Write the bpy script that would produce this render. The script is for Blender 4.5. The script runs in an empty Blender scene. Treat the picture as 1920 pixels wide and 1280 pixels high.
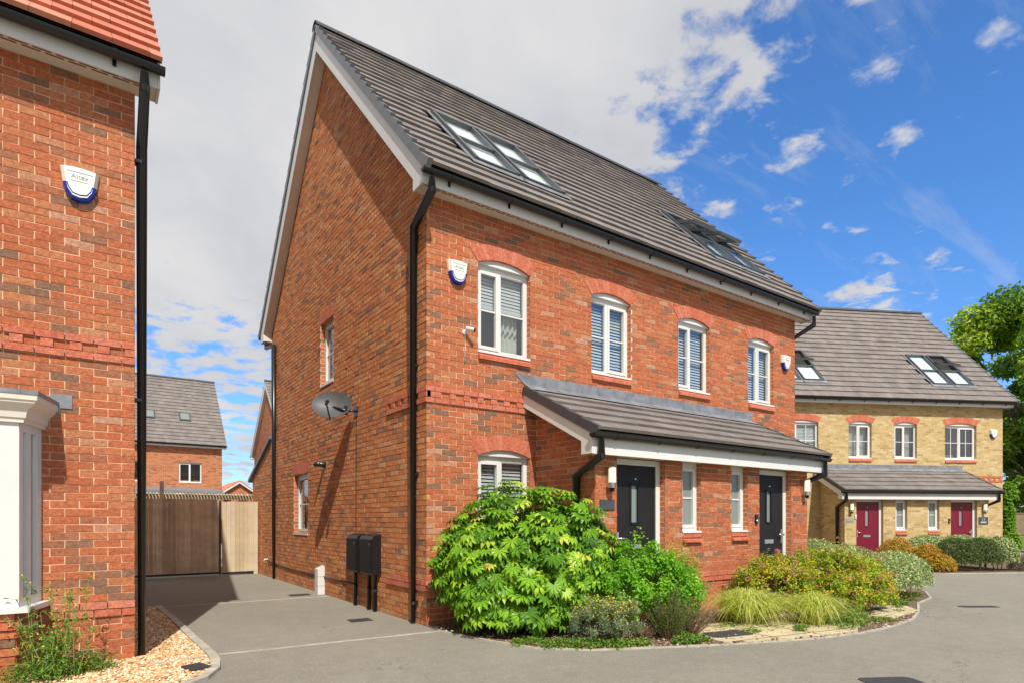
import bpy, math, random
import numpy as np
from mathutils import Vector, Matrix
rnd = random.Random(7); NR = np.random.default_rng(11)
SC = bpy.context.scene
COL = SC.collection
SL = 1.045

# ------------------------------------------------------------------ materials
def newmat(name):
    m = bpy.data.materials.new(name); m.use_nodes = True
    nt = m.node_tree
    for n in list(nt.nodes): nt.nodes.remove(n)
    out = nt.nodes.new('ShaderNodeOutputMaterial')
    p = nt.nodes.new('ShaderNodeBsdfPrincipled')
    nt.links.new(p.outputs[0], out.inputs[0])
    return m, nt, p, out
def N(nt, t, **kw):
    n = nt.nodes.new(t)
    for k, v in kw.items():
        if k.startswith('i_'): n.inputs[int(k[2:])].default_value = v
        else: setattr(n, k, v)
    return n
def L(nt, a, b): nt.links.new(a, b)
def c4(c): return (c[0], c[1], c[2], 1)
def math_(nt, op, a, b=None, c=None, clamp=False):
    n = N(nt, 'ShaderNodeMath', operation=op); n.use_clamp = clamp
    for i, v in enumerate((a, b, c)):
        if v is None: continue
        if hasattr(v, 'is_linked'): L(nt, v, n.inputs[i])
        else: n.inputs[i].default_value = v
    return n.outputs[0]
def mixc(nt, fac, a, b, mode='MIX'):
    n = N(nt, 'ShaderNodeMix', data_type='RGBA', blend_type=mode)
    for s, v in ((n.inputs[0], fac), (n.inputs[6], a), (n.inputs[7], b)):
        if hasattr(v, 'is_linked'): L(nt, v, s)
        else: s.default_value = v if not isinstance(v, tuple) else c4(v)
    return n.outputs[2]
def ramp(nt, fac, stops, interp='LINEAR'):
    r = N(nt, 'ShaderNodeValToRGB'); r.color_ramp.interpolation = interp
    e = r.color_ramp.elements
    while len(e) > 1: e.remove(e[-1])
    e[0].position = stops[0][0]; e[0].color = c4(stops[0][1])
    for p, c in stops[1:]:
        x = e.new(p); x.color = c4(c)
    L(nt, fac, r.inputs[0]); return r.outputs[0]
def noise(nt, scale, detail=3, rough=.5, vec=None, dist=0.):
    n = N(nt, 'ShaderNodeTexNoise'); n.inputs['Scale'].default_value = scale
    n.inputs['Detail'].default_value = detail; n.inputs['Roughness'].default_value = rough
    n.inputs['Distortion'].default_value = dist
    if vec is not None: L(nt, vec, n.inputs['Vector'])
    return n.outputs[0]
def objco(nt): return N(nt, 'ShaderNodeTexCoord').outputs['Object']
def bump(nt, p, h, strength=.3, dist=.01):
    b = N(nt, 'ShaderNodeBump'); b.inputs['Strength'].default_value = strength; b.inputs['Distance'].default_value = dist
    L(nt, h, b.inputs['Height']); L(nt, b.outputs[0], p.inputs['Normal'])
def plain(name, col, rough=.6, var=.0, vscale=3., bmp=0., bscale=40., metal=0., spec=.4):
    m, nt, p, o = newmat(name)
    p.inputs['Roughness'].default_value = rough; p.inputs['Metallic'].default_value = metal
    p.inputs['Specular IOR Level'].default_value = spec
    co = objco(nt)
    if var:
        f = noise(nt, vscale, 5, .65, co)
        f = math_(nt, 'MULTIPLY_ADD', f, 2.2, -.6, clamp=True)
        L(nt, mixc(nt, f, tuple(v*(1-var) for v in col), tuple(min(1, v*(1+var)) for v in col)), p.inputs['Base Color'])
    else: p.inputs['Base Color'].default_value = c4(col)
    if bmp: bump(nt, p, noise(nt, bscale, 4, .6, co), bmp, .005)
    return m

RED = [(0, (.27,.155,.10)), (.06, (.36,.17,.10)), (.14, (.46,.17,.085)), (.26, (.53,.160,.070)), (.5, (.57,.170,.073)), (.78, (.58,.195,.085)), (.93, (.58,.24,.11)), (1, (.60,.32,.21))]
GABLE = [(0, (.30,.18,.12)), (.06, (.42,.21,.12)), (.16, (.56,.23,.10)), (.4, (.65,.24,.095)), (.7, (.68,.28,.11)), (.92, (.70,.34,.14)), (1, (.64,.37,.21))]  # gable tones lightened in the colour to make up for weak grazing sun
YEL = [(0, (.44,.31,.12)), (.2, (.55,.40,.17)), (.6, (.61,.46,.21)), (.85, (.66,.51,.26)), (1, (.68,.55,.34))]
SMOOTH = [(0, (.62,.175,.095)), (.5, (.66,.20,.115)), (1, (.70,.25,.16))]
def brickcol(nt, r, stops, co):
    c = ramp(nt, r, stops)
    n1 = noise(nt, 28, 5, .7, co, .6)
    f = math_(nt, 'MULTIPLY_ADD', n1, 4.2, -1.65, clamp=True)
    dark = mixc(nt, 1., c, (.66,.62,.62), 'MULTIPLY')
    c = mixc(nt, f, dark, c)
    n2 = noise(nt, 1.1, 4, .6, co)
    f2 = math_(nt, 'MULTIPLY_ADD', n2, 5., -3.1, clamp=True)
    n3 = noise(nt, 60, 3, .6, co)
    f3 = math_(nt, 'MULTIPLY', f2, math_(nt, 'MULTIPLY_ADD', n3, 1.4, -.45, clamp=True))
    return mixc(nt, f3, c, (.66,.40,.30))
def brick_geo(name, stops):            # colour per modelled brick from its own random value
    m, nt, p, o = newmat(name)
    at = N(nt, 'ShaderNodeAttribute', attribute_name='rnd'); co = objco(nt)
    L(nt, brickcol(nt, at.outputs['Fac'], stops, co), p.inputs['Base Color'])
    p.inputs['Roughness'].default_value = .85; p.inputs['Specular IOR Level'].default_value = .25
    bump(nt, p, noise(nt, 48, 6, .75, co, .8), .9, .012)
    return m
def brick_flat(name, stops, mortar, bw=.225, bh=.075, jt=.010):
    m, nt, p, o = newmat(name)
    tc = N(nt, 'ShaderNodeTexCoord'); sx = N(nt, 'ShaderNodeSeparateXYZ'); L(nt, tc.outputs['Object'], sx.inputs[0])
    sn = N(nt, 'ShaderNodeSeparateXYZ'); L(nt, tc.outputs['Normal'], sn.inputs[0])
    isx = math_(nt, 'GREATER_THAN', math_(nt, 'ABSOLUTE', sn.outputs[0]), .7)
    u = math_(nt, 'ADD', math_(nt, 'MULTIPLY', sx.outputs[0], math_(nt, 'SUBTRACT', 1., isx)), math_(nt, 'MULTIPLY', math_(nt, 'ADD', sx.outputs[1], bw/2), isx))
    rz = math_(nt, 'DIVIDE', sx.outputs[2], bh); row = math_(nt, 'FLOOR', rz); fz = math_(nt, 'FRACT', rz)
    off = math_(nt, 'MULTIPLY', math_(nt, 'MODULO', row, 2.), .5)
    ru = math_(nt, 'ADD', math_(nt, 'DIVIDE', u, bw), off); cu = math_(nt, 'FLOOR', ru); fu = math_(nt, 'FRACT', ru)
    cb = N(nt, 'ShaderNodeCombineXYZ'); L(nt, cu, cb.inputs[0]); L(nt, row, cb.inputs[1])
    wn = N(nt, 'ShaderNodeTexWhiteNoise', noise_dimensions='2D'); L(nt, cb.outputs[0], wn.inputs[0])
    inz = math_(nt, 'GREATER_THAN', fz, jt/bh); inu = math_(nt, 'GREATER_THAN', fu, jt/bw); inb = math_(nt, 'MULTIPLY', inz, inu)
    col = brickcol(nt, wn.outputs[0], stops, tc.outputs['Object'])
    L(nt, mixc(nt, inb, mortar, col), p.inputs['Base Color'])
    p.inputs['Roughness'].default_value = .88
    bump(nt, p, inb, .8, .004)
    return m
def rand_mat(name, stops, rough=.7, bscale=60, bmp=.3, transl=0., spec=.4, vscale=6., var=.12):
    m, nt, p, o = newmat(name)
    at = N(nt, 'ShaderNodeAttribute', attribute_name='rnd'); co = objco(nt)
    c = ramp(nt, at.outputs['Fac'], stops)
    if var:
        f = math_(nt, 'MULTIPLY_ADD', noise(nt, vscale, 5, .7, co), 2.4, -.7, clamp=True)
        c = mixc(nt, f, mixc(nt, 1., c, (1-var*1.5,)*3, 'MULTIPLY'), mixc(nt, 1., c, (1+var,)*3, 'MULTIPLY'))
    L(nt, c, p.inputs['Base Color'])
    p.inputs['Roughness'].default_value = rough; p.inputs['Specular IOR Level'].default_value = spec
    if bmp: bump(nt, p, noise(nt, bscale, 4, .6, co), bmp, .004)
    if transl:
        t = N(nt, 'ShaderNodeBsdfTranslucent'); L(nt, mixc(nt, 1., c, (1.25,1.2,.55), 'MULTIPLY'), t.inputs[0])
        mx = N(nt, 'ShaderNodeMixShader'); mx.inputs[0].default_value = transl
        L(nt, p.outputs[0], mx.inputs[1]); L(nt, t.outputs[0], mx.inputs[2]); L(nt, mx.outputs[0], o.inputs[0])
    return m
def glass_mat(name, refl=.10, tint=(.75,.80,.82)):
    m, nt, p, o = newmat(name); nt.nodes.remove(p)
    t = N(nt, 'ShaderNodeBsdfTransparent'); t.inputs[0].default_value = c4(tint)
    g = N(nt, 'ShaderNodeBsdfGlossy'); g.inputs['Roughness'].default_value = .02; g.inputs[0].default_value = (.95,.97,1,1)
    lw = N(nt, 'ShaderNodeLayerWeight'); lw.inputs[0].default_value = .5
    f = math_(nt, 'MULTIPLY_ADD', math_(nt, 'POWER', lw.outputs['Facing'], 4.), .9, refl, clamp=True)
    bp = N(nt, 'ShaderNodeBump'); bp.inputs['Strength'].default_value = .05; bp.inputs['Distance'].default_value = .02
    L(nt, noise(nt, 1.8, 1, .5, objco(nt)), bp.inputs['Height']); L(nt, bp.outputs[0], g.inputs['Normal'])
    mx = N(nt, 'ShaderNodeMixShader'); L(nt, f, mx.inputs[0]); L(nt, t.outputs[0], mx.inputs[1]); L(nt, g.outputs[0], mx.inputs[2])
    L(nt, mx.outputs[0], o.inputs[0]); return m

M = {}
M['brick'] = brick_geo('red_brick', RED); M['brickg'] = brick_geo('gable_brick', GABLE)
M['smooth'] = brick_geo('smooth_red_brick', SMOOTH)
MORT = (.70,.45,.28)
M['redmortar'] = plain('red_mortar', (.60,.24,.15), .9, .1, 9)
M['mortar'] = plain('mortar', MORT, .95, .14, 9, .5, 90)
M['flat_red'] = brick_flat('red_brick_bond', RED, MORT); M['flat_gable'] = brick_flat('gable_brick_bond', GABLE, (.50,.32,.19))
M['flat_far'] = brick_flat('far_brick_bond', [(0,(.28,.10,.05)),(.3,(.50,.15,.06)),(1,(.60,.22,.09))], (.58,.36,.2))
M['flat_yel'] = brick_flat('yellow_brick_bond', YEL, (.56,.43,.24))
GREY = [(0,(.178,.155,.142)), (.5,(.198,.173,.158)), (1,(.218,.190,.173))]
M['tile'] = rand_mat('grey_roof_tile', GREY, .8, 45, .35, var=.17, vscale=2.4)
M['redtile'] = rand_mat('red_roof_tile', [(0,(.40,.12,.07)),(.5,(.50,.155,.09)),(.8,(.54,.20,.12)),(1,(.48,.21,.14))], .8, 45, .3, var=.12)
M['tileedge'] = plain('roof_underlay', (.03,.025,.022), .9)
M['verge'] = plain('slate_grey_plastic', (.17,.18,.195), .45, .12, 5)
M['vergedark'] = plain('dark_slate_grey_plastic', (.06,.062,.068), .5, .12, 5)
M['white'] = plain('white_plastic', (.66,.66,.635), .35, .05, 2.5)
M['soffit'] = plain('white_soffit_board', (.68,.63,.54), .5, .05, 3)
M['slot'] = plain('soffit_vent_mesh', (.20,.10,.06), .8)
M['black'] = plain('black_pipe_plastic', (.013,.014,.017), .28, .0, 3, spec=.5)
M['blackbox'] = plain('black_meter_plastic', (.012,.011,.013), .35, .3, 4)
M['lead'] = plain('lead_flashing', (.21,.22,.24), .5, .4, 5, .2, 12, metal=.15)
M['metal'] = plain('brushed_steel', (.62,.62,.60), .28, .1, 20, metal=.9)
M['door'] = plain('black_door', (.016,.014,.015), .55, .25, 3, .25, 70, spec=.25)
M['reddoor'] = plain('burgundy_door', (.17,.008,.026), .42, .08, 3, .2, 70)
M['glass'] = glass_mat('window_glass', .16, (.72,.77,.77)); M['roofglass'] = glass_mat('rooflight_glass', .06, (.90,.96,.93))
M['frost'] = plain('frosted_glass', (.20,.235,.225), .15, .06, 2, spec=.5)
M['blind'] = plain('white_blind', (.72,.74,.74), .5); M['room'] = plain('room_plaster', (.30,.29,.27), .9, .2, 1)
M['curtain'] = plain('pale_curtain', (.66,.66,.58), .9, .1, 6)
M['lamp'] = plain('opal_lamp_cover', (.74,.73,.55), .3); M['blue'] = plain('blue_plastic', (.004,.03,.30), .25)
M['alarm'] = plain('cream_plastic', (.80,.78,.68), .35); M['text'] = plain('grey_lettering', (.30,.34,.42), .6)
M['slate'] = plain('slate_plaque', (.055,.065,.08), .5, .2, 10)
M['dish'] = plain('grey_dish_paint', (.075,.075,.08), .5, .25, 4, metal=.0)
M['concrete'] = plain('concrete', (.40,.37,.30), .9, .28, 6, .6, 60)
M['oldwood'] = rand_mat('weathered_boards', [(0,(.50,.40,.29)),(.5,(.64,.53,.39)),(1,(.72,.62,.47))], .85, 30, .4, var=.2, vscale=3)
M['newwood'] = rand_mat('pale_boards', [(0,(.46,.36,.22)),(.5,(.56,.45,.30)),(1,(.62,.52,.37))], .8, 30, .3, var=.12, vscale=3)
M['fencewood'] = rand_mat('fence_boards', [(0,(.20,.145,.085)),(1,(.30,.22,.14))], .85, 30, .4, var=.2, vscale=3)
M['cover'] = plain('cast_iron_cover', (.045,.043,.045), .6, .3, 12, .6, 60)

# ------------------------------------------------------------------ mesh builder
class MB:
    def __init__(s): s.v = []; s.f = []; s.m = []; s.r = []; s.sm = []
    def face(s, pts, mi=0, r=None, sm=False):
        b = len(s.v); s.v += [tuple(p) for p in pts]; s.f.append(tuple(range(b, b+len(pts)))); s.m.append(mi); s.r.append(rnd.random() if r is None else r); s.sm.append(sm)
    def hexa(s, p, mi=0, r=None, skip=()):      # p: 8 corners, 0-3 bottom ring, 4-7 top ring
        b = len(s.v); s.v += [tuple(q) for q in p]; r = rnd.random() if r is None else r
        for i, f in enumerate(((0,3,2,1), (4,5,6,7), (0,1,5,4), (1,2,6,5), (2,3,7,6), (3,0,4,7))):
            if i in skip: continue
            s.f.append(tuple(b+k for k in f)); s.m.append(mi); s.r.append(r); s.sm.append(False)
    def box(s, x0, x1, y0, y1, z0, z1, mi=0, r=None, mp=None, j=0.):
        p = [(x0,y0,z0),(x1,y0,z0),(x1,y1,z0),(x0,y1,z0),(x0,y0,z1),(x1,y0,z1),(x1,y1,z1),(x0,y1,z1)]
        if j: p = [(a+rnd.uniform(-j,j), b+rnd.uniform(-j,j)*.8, c+rnd.uniform(-j,j)) for a,b,c in p]
        if mp: p = [mp(*q) for q in p]
        s.hexa(p, mi, r)
    def prism(s, poly, a, b, mp, mi=0, r=None, sm=False):    # polygon extruded between a and b; mp(u,w,t) -> point
        r = rnd.random() if r is None else r
        s.face([mp(u,w,a) for u,w in poly], mi, r); s.face([mp(u,w,b) for u,w in reversed(poly)], mi, r)
        n = len(poly)
        for i in range(n):
            u0,w0 = poly[i]; u1,w1 = poly[(i+1)%n]
            s.face([mp(u0,w0,a), mp(u0,w0,b), mp(u1,w1,b), mp(u1,w1,a)], mi, r, sm)
    def tube(s, pts, rad, n=8, mi=0, cap=True, r=None):
        pts = [Vector(p) for p in pts]; rads = rad if isinstance(rad, (list, tuple)) else [rad]*len(pts)
        r = rnd.random() if r is None else r
        base = len(s.v); ref = None
        for i, p in enumerate(pts):
            d = (pts[min(i+1,len(pts)-1)]-pts[max(i-1,0)]).normalized()
            if ref is None: ref = d.cross(Vector((0,0,1)) if abs(d.z) < .9 else Vector((1,0,0))).normalized()
            a = (ref - d*ref.dot(d)).normalized(); ref = a; b = d.cross(a)
            k = 1.
            if 0 < i < len(pts)-1:
                c = (pts[i]-pts[i-1]).normalized().dot(d); k = 1/max(.6, c)
            for q in range(n):
                t = 2*math.pi*q/n; s.v.append(tuple(p + (a*math.cos(t)+b*math.sin(t))*rads[i]*k))
        for i in range(len(pts)-1):
            for q in range(n):
                o = base+i*n; s.f.append((o+q, o+(q+1)%n, o+n+(q+1)%n, o+n+q)); s.m.append(mi); s.r.append(r); s.sm.append(True)
        if cap:
            for o in (base, base+(len(pts)-1)*n): s.f.append(tuple(o+q for q in range(n))); s.m.append(mi); s.r.append(r); s.sm.append(False)
    def build(s, name, mats, parent=None, **tags):
        me = bpy.data.meshes.new(name); me.from_pydata(s.v, [], s.f)
        mats = mats if isinstance(mats, (list, tuple)) else [mats]
        for m in mats: me.materials.append(M[m] if isinstance(m, str) else m)
        me.polygons.foreach_set('material_index', s.m); me.polygons.foreach_set('use_smooth', s.sm)
        a = me.attributes.new('rnd', 'FLOAT', 'FACE'); a.data.foreach_set('value', s.r); me.update()
        o = bpy.data.objects.new(name, me); COL.objects.link(o)
        if parent: o.parent = parent
        for k, v in tags.items(): o[k] = v
        return o
def np_obj(name, V, F, R, mats, parent=None, mi=None, smooth=False, **tags):
    V = np.asarray(V, np.float32).reshape(-1, 3); F = np.asarray(F, np.int32); k = F.shape[1]
    me = bpy.data.meshes.new(name); me.vertices.add(len(V)); me.vertices.foreach_set('co', V.ravel())
    me.loops.add(F.size); me.loops.foreach_set('vertex_index', F.ravel()); me.polygons.add(len(F))
    me.polygons.foreach_set('loop_start', np.arange(0, F.size, k, dtype=np.int32))
    for m in (mats if isinstance(mats, (list, tuple)) else [mats]): me.materials.append(M[m] if isinstance(m, str) else m)
    if mi is not None: me.polygons.foreach_set('material_index', np.asarray(mi, np.int32))
    me.polygons.foreach_set('use_smooth', np.full(len(F), smooth)); me.update(calc_edges=True)
    a = me.attributes.new('rnd', 'FLOAT', 'FACE'); a.data.foreach_set('value', np.asarray(R, np.float32))
    o = bpy.data.objects.new(name, me); COL.objects.link(o)
    if parent: o.parent = parent
    for k_, v in tags.items(): o[k_] = v
    return o
def thing(name, label, cat, loc=(0,0,0), rz=0., group=None):
    o = bpy.data.objects.new(name, None); COL.objects.link(o); o.location = loc; o.rotation_euler = (0,0,rz)
    o.empty_display_size = .2; o['label'] = label; o['category'] = cat
    if group: o['group'] = group
    return o

# ------------------------------------------------------------------ house pieces
BH, BW = .075, .225
def sub_iv(iv, cuts):
    for a, b in cuts:
        n = []
        for p, q in iv:
            if b <= p or a >= q: n.append((p, q)); continue
            if a > p: n.append((p, a))
            if b < q: n.append((b, q))
        iv = n
    return iv
def sheet(mb, mp, u0, u1, z0, top, ops, kinks=(), d=.003, mi=0):
    br = sorted({u0, u1, *[k for k in kinks if u0 < k < u1], *[v for o in ops for v in o[:2] if u0 < v < u1]})
    for a, b in zip(br, br[1:]):
        m = (a+b)/2; cuts = [(o[2], o[3]) for o in ops if o[0] < m < o[1]]
        iv = sub_iv([(z0, 1e3)], cuts)
        for p, q in iv:
            za, zb = (top(a), top(b)) if q > 500 else (q, q)
            mb.face([mp(a,d,p), mp(b,d,p), mp(b,d,zb), mp(a,d,za)], mi, .5)
def brickwork(mb, mp, u0, u1, z0, z1, ops, top=None, phase=0, proud=0., mi=0, dep=.05, lohi=None, j=.0024, dj=.0026):
    k0 = round(z0/BH); k1 = int(round(z1/BH))
    for k in range(k0, k1):
        za = k*BH+.005; zb = (k+1)*BH-.005
        a, b = u0, u1
        if lohi:
            lo, hi = lohi(zb)
            a, b = max(a, lo), min(b, hi)
            if b-a < .05: continue
        cuts = [(o[0]-.0, o[1]+.0) for o in ops if o[2] < zb-.02 and o[3] > za+.02]
        iv = sub_iv([(a, b)], cuts)
        off = (k+phase) % 2 * BW/2
        for p, q in iv:
            i0 = math.floor((p-u0+off)/BW)
            while True:
                s = u0-off+i0*BW; e = s+BW; i0 += 1
                if s >= q-.01: break
                aa = max(s+.005, p+(.0 if p > u0-1e-6 and abs(p-u0) < 1e-6 else .004)) if s+.005 < p or abs(s-p) > .02 else (p if abs(p-s) < .006 else s+.005)
                bb = min(e-.005, q)
                if bb-aa < .03: continue
                dd = -proud+rnd.uniform(-dj, dj)
                mb.box(aa, bb, dd, dep, za, zb, mi, None, mp, j)
def arch(mb, mp, x0, x1, zs, rise=.09, hgt=.215, mi=0, n=None, proud=.006):
    w = x1-x0; R = (w*w/4+rise*rise)/(2*rise); cx = (x0+x1)/2; cz = zs+rise-R; A = math.asin(w/2/R)
    n = n or int(round(w/.068)); ao = A+.055/R
    def pt(t, r, d): return mp(cx+r*math.sin(t), d, cz+r*math.cos(t))
    for i in range(n):
        t0 = -A+2*A*i/n+.0022/R; t1 = -A+2*A*(i+1)/n-.0022/R
        s = ao/A; dd = -proud+rnd.uniform(-.001,.001); r = rnd.random()
        P = [pt(t0,R,dd), pt(t1,R,dd), pt(t1,R,.1), pt(t0,R,.1), pt(t0*s,R+hgt,dd), pt(t1*s,R+hgt,dd), pt(t1*s,R+hgt,.1), pt(t0*s,R+hgt,.1)]
        mb.hexa(P, mi, r)
    # mortar behind the voussoirs
    K = 10
    for i in range(K):
        t0 = -A+2*A*i/K; t1 = -A+2*A*(i+1)/K; s = ao/A
        mb.face([pt(t0,R+.002,-.002), pt(t1,R+.002,-.002), pt(t1*s,R+hgt-.002,-.002), pt(t0*s,R+hgt-.002,-.002)], 1, .5)
        mb.face([pt(t0,R+.002,-.002), pt(t1,R+.002,-.002), pt(t1,R+.002,.1), pt(t0,R+.002,.1)], 1, .5)
def head_infill(mb, mp, x0, x1, zs, rise=.09, d0=.035, d1=.12):
    w = x1-x0; R = (w*w/4+rise*rise)/(2*rise); cx = (x0+x1)/2; cz = zs+rise-R; A = math.asin(w/2/R)
    K = 12; arc = [(cx+R*math.sin(A-2*A*i/K), cz+R*math.cos(A-2*A*i/K)) for i in range(K+1)]
    mb.prism(arc, d0, d1, lambda u,w_,t: mp(u,t,w_), 0)
def window(root, mp, x0, x1, zb, zs, lay, dress='blind', bars='h', arched=True, rev=.085, sillred=True, brick='smooth', frost=False, lines=True):
    """lay: list of (f0, f1, opening)"""
    fr = MB(); f = .05
    def bar(a, b, c, d, e=rev, g=rev+.06): fr.box(a, b, e, g, c, d, 0, .5, mp)
    bar(x0, x0+f, zb, zs+.01); bar(x1-f, x1, zb, zs+.01); bar(x0+f, x1-f, zs-f-.02, zs+.01); bar(x0+f, x1-f, zb, zb+f)
    gl = MB(); iw = x1-x0-2*f
    for f0, f1, op in lay:
        a = x0+f+iw*f0; b = x0+f+iw*f1; c = zb+f; d = zs-f-.02
        if f1 < .999: bar(b-.02, b+.02, c, d)
        a2 = a+(.02 if f0 > .001 else 0); b2 = b-(.02 if f1 < .999 else 0)
        s = .045 if op else .012; e = rev-.012 if op else rev+.008
        for q in ((a2, a2+s, c, d), (b2-s, b2, c, d), (a2+s, b2-s, c, c+s), (a2+s, b2-s, d-s, d)): bar(*q, e, rev+.05)
        zm = c+(d-c)*.5
        if 'h' in bars: bar(a2+s, b2-s, zm-.011, zm+.011, rev+.014, rev+.04)
        if 'v' in bars and b2-a2 > .3: bar((a2+b2)/2-.011, (a2+b2)/2+.011, c+s, d-s, rev+.016, rev+.042)
        gl.face([mp(a2+s,rev+.028,c+s), mp(b2-s,rev+.028,c+s), mp(b2-s,rev+.028,d-s), mp(a2+s,rev+.028,d-s)], 0, .5)
    if arched: head_infill(fr, mp, x0, x1, zs)
    w = fr.build('window', 'white', root)
    gl.build('glass', 'frost' if frost else 'glass', w)
    sl = MB(); sl.box(x0-.0, x1+.0, -.012, rev+.02, zb-.028, zb+.002, 0, .5, mp); sl.build('sill', 'white', w)
    if sillred:
        sb = MB(); n = max(2, int(round((x1-x0+.0)/.225)))
        for i in range(n):
            a = x0+.004+(x1-x0-.008)*i/n; b = x0+.004+(x1-x0-.008)*(i+1)/n-.004
            P = [mp(a,-.045,zb-.125), mp(b,-.045,zb-.125), mp(b,.02,zb-.125), mp(a,.02,zb-.125), mp(a,-.045,zb-.075), mp(b,-.045,zb-.075), mp(b,.02,zb-.03), mp(a,.02,zb-.03)]
            sb.hexa(P, 0)
        sb.build('brick_sill', [brick], w)
    if not frost:
        dr = MB(); zt = zs-.03
        if dress == 'blind':
            z = zb+.06
            while z < zt:
                dr.face([mp(x0+.05,rev+.09,z), mp(x1-.05,rev+.09,z), mp(x1-.05,rev+.106,z+.036), mp(x0+.05,rev+.106,z+.036)], 0, .5); z += .05
        elif dress == 'half':
            z = zs-.5
            while z < zt:
                dr.face([mp(x0+.05,rev+.09,z), mp(x1-.05,rev+.09,z), mp(x1-.05,rev+.102,z+.042), mp(x0+.05,rev+.102,z+.042)], 0, .5); z += .048
            dr.box(x0+.05, x1-.05, rev+.08, rev+.12, zs-.57, zs-.51, 0, .5, mp)
        if dress in ('half', 'curtain', 'edge'):
            rng = {'half': (x0+.52*(x1-x0), x1-.05), 'curtain': (x0+.05, x1-.05), 'edge': (x1-.28, x1-.05)}[dress]; K = 60
            for i in range(K):
                a = rng[0]+(rng[1]-rng[0])*i/K; b = rng[0]+(rng[1]-rng[0])*(i+1)/K
                da = rev+.2+.022*math.sin(a*75); db = rev+.2+.022*math.sin(b*75)
                dr.face([mp(a,da,zb), mp(b,db,zb), mp(b,db,zt), mp(a,da,zt)], 1, .5, True)
        if dr.v: dr.build('curtain' if dress in ('curtain','edge') else 'blind', ['blind', 'curtain'], w)
        rm = MB(); D = rev+.7
        for q in ([(x0-.2,D,zb-.3),(x1+.2,D,zb-.3),(x1+.2,D,zs+.2),(x0-.2,D,zs+.2)], [(x0-.2,rev+.06,zb-.3),(x0-.2,D,zb-.3),(x0-.2,D,zs+.2),(x0-.2,rev+.06,zs+.2)], [(x1+.2,rev+.06,zb-.3),(x1+.2,D,zb-.3),(x1+.2,D,zs+.2),(x1+.2,rev+.06,zs+.2)], [(x0-.2,rev+.06,zs+.2),(x1+.2,rev+.06,zs+.2),(x1+.2,D,zs+.2),(x0-.2,D,zs+.2)], [(x0-.2,rev+.06,zb-.3),(x1+.2,rev+.06,zb-.3),(x1+.2,D,zb-.3),(x0-.2,D,zb-.3)]):
            rm.face([mp(*p) for p in q], 0, .5)
        rm.build('room_lining', 'room', w)
    return w
def jambs(mb, mp, o, mi, rev=.15, top=True):
    x0, x1, z0, z1 = o[:4]
    mb.face([mp(x0,.0,z0), mp(x0,rev,z0), mp(x0,rev,z1), mp(x0,.0,z1)], mi, .5); mb.face([mp(x1,.0,z0), mp(x1,rev,z0), mp(x1,rev,z1), mp(x1,.0,z1)], mi, .5)
    if top: mb.face([mp(x0,.0,z1), mp(x1,.0,z1), mp(x1,rev,z1), mp(x0,rev,z1)], mi, .5)
    mb.face([mp(x0,.0,z0), mp(x1,.0,z0), mp(x1,rev,z0), mp(x0,rev,z0)], mi, .5)
def tiles(mb, x0, x1, ye, ze, length_y, sl, rows, fronty=1, gap=.0035, tw=.30, mi=0, bys=None):
    """tile courses climbing from (ye,ze) over length_y; fronty=+1 climbs towards +y"""
    nrm = Vector((0, -sl*fronty, 1)).normalized(); up = Vector((0, fronty, sl)).normalized()
    g = length_y/rows
    for r in range(rows):
        y = r*g; base = Vector((0, ye+fronty*y, ze+sl*y)); gl = g*math.sqrt(1+sl*sl)
        lo = base - up*.02 + nrm*.0; hi = base + up*(gl+.01)
        off = (r % 2)*tw/2; x = x0-off
        while x < x1-.01:
            a, b = max(x, x0), min(x+tw-gap, x1); x += tw
            if b-a < .02: continue
            t1 = .041+rnd.uniform(-.004,.004); t2 = .004
            if bys and any(q[0] < (a+b)/2 < q[1] and q[2] < y+g*.5 < q[3] for q in bys): continue
            P = [(a,*(lo)[1:]), (b,*(lo)[1:]), (b,*(hi-nrm*.02)[1:]), (a,*(hi-nrm*.02)[1:]),
                 (a,*(lo+nrm*t1)[1:]), (b,*(lo+nrm*t1)[1:]), (b,*(hi+nrm*t2)[1:]), (a,*(hi+nrm*t2)[1:])]
            mb.hexa(P, mi, skip=(0,))
def gutter(root, x0, x1, y, z, brk=.95, r=.056, end=(.06, .06)):
    g = MB(); K = 8
    prof = [(y - r*math.cos(math.pi*i/K), z - r*math.sin(math.pi*i/K)*1.05) for i in range(K+1)]
    inn = [(y - (r-.006)*math.cos(math.pi*i/K), z - (r-.006)*math.sin(math.pi*i/K)) for i in range(K+1)]
    g.prism(prof+inn[::-1], x0-end[0], x1+end[1], lambda u,w,t: (t,u,w), 0, .5)
    for t in (x0-end[0], x1+end[1]): g.face([(t,u,w) for u,w in prof], 0, .5)
    o = g.build('gutter', 'black', root)
    n = int((x1-x0)/brk)
    for i in range(n+1):
        x = x0+.35+(x1-x0-.7)*i/max(n,1); b = MB()
        pr = [(y-(r+.006)*math.cos(math.pi*k/K), z-(r+.006)*math.sin(math.pi*k/K)*1.05) for k in range(K+1)]
        b.prism(pr+[(y+r,z-.095),(y+r+.008,z-.095),(y+r+.008,z)], x-.016, x+.016, lambda u,w,t: (t,u,w), 0, .5); b.build('bracket', 'black', o)
    return o
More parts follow.
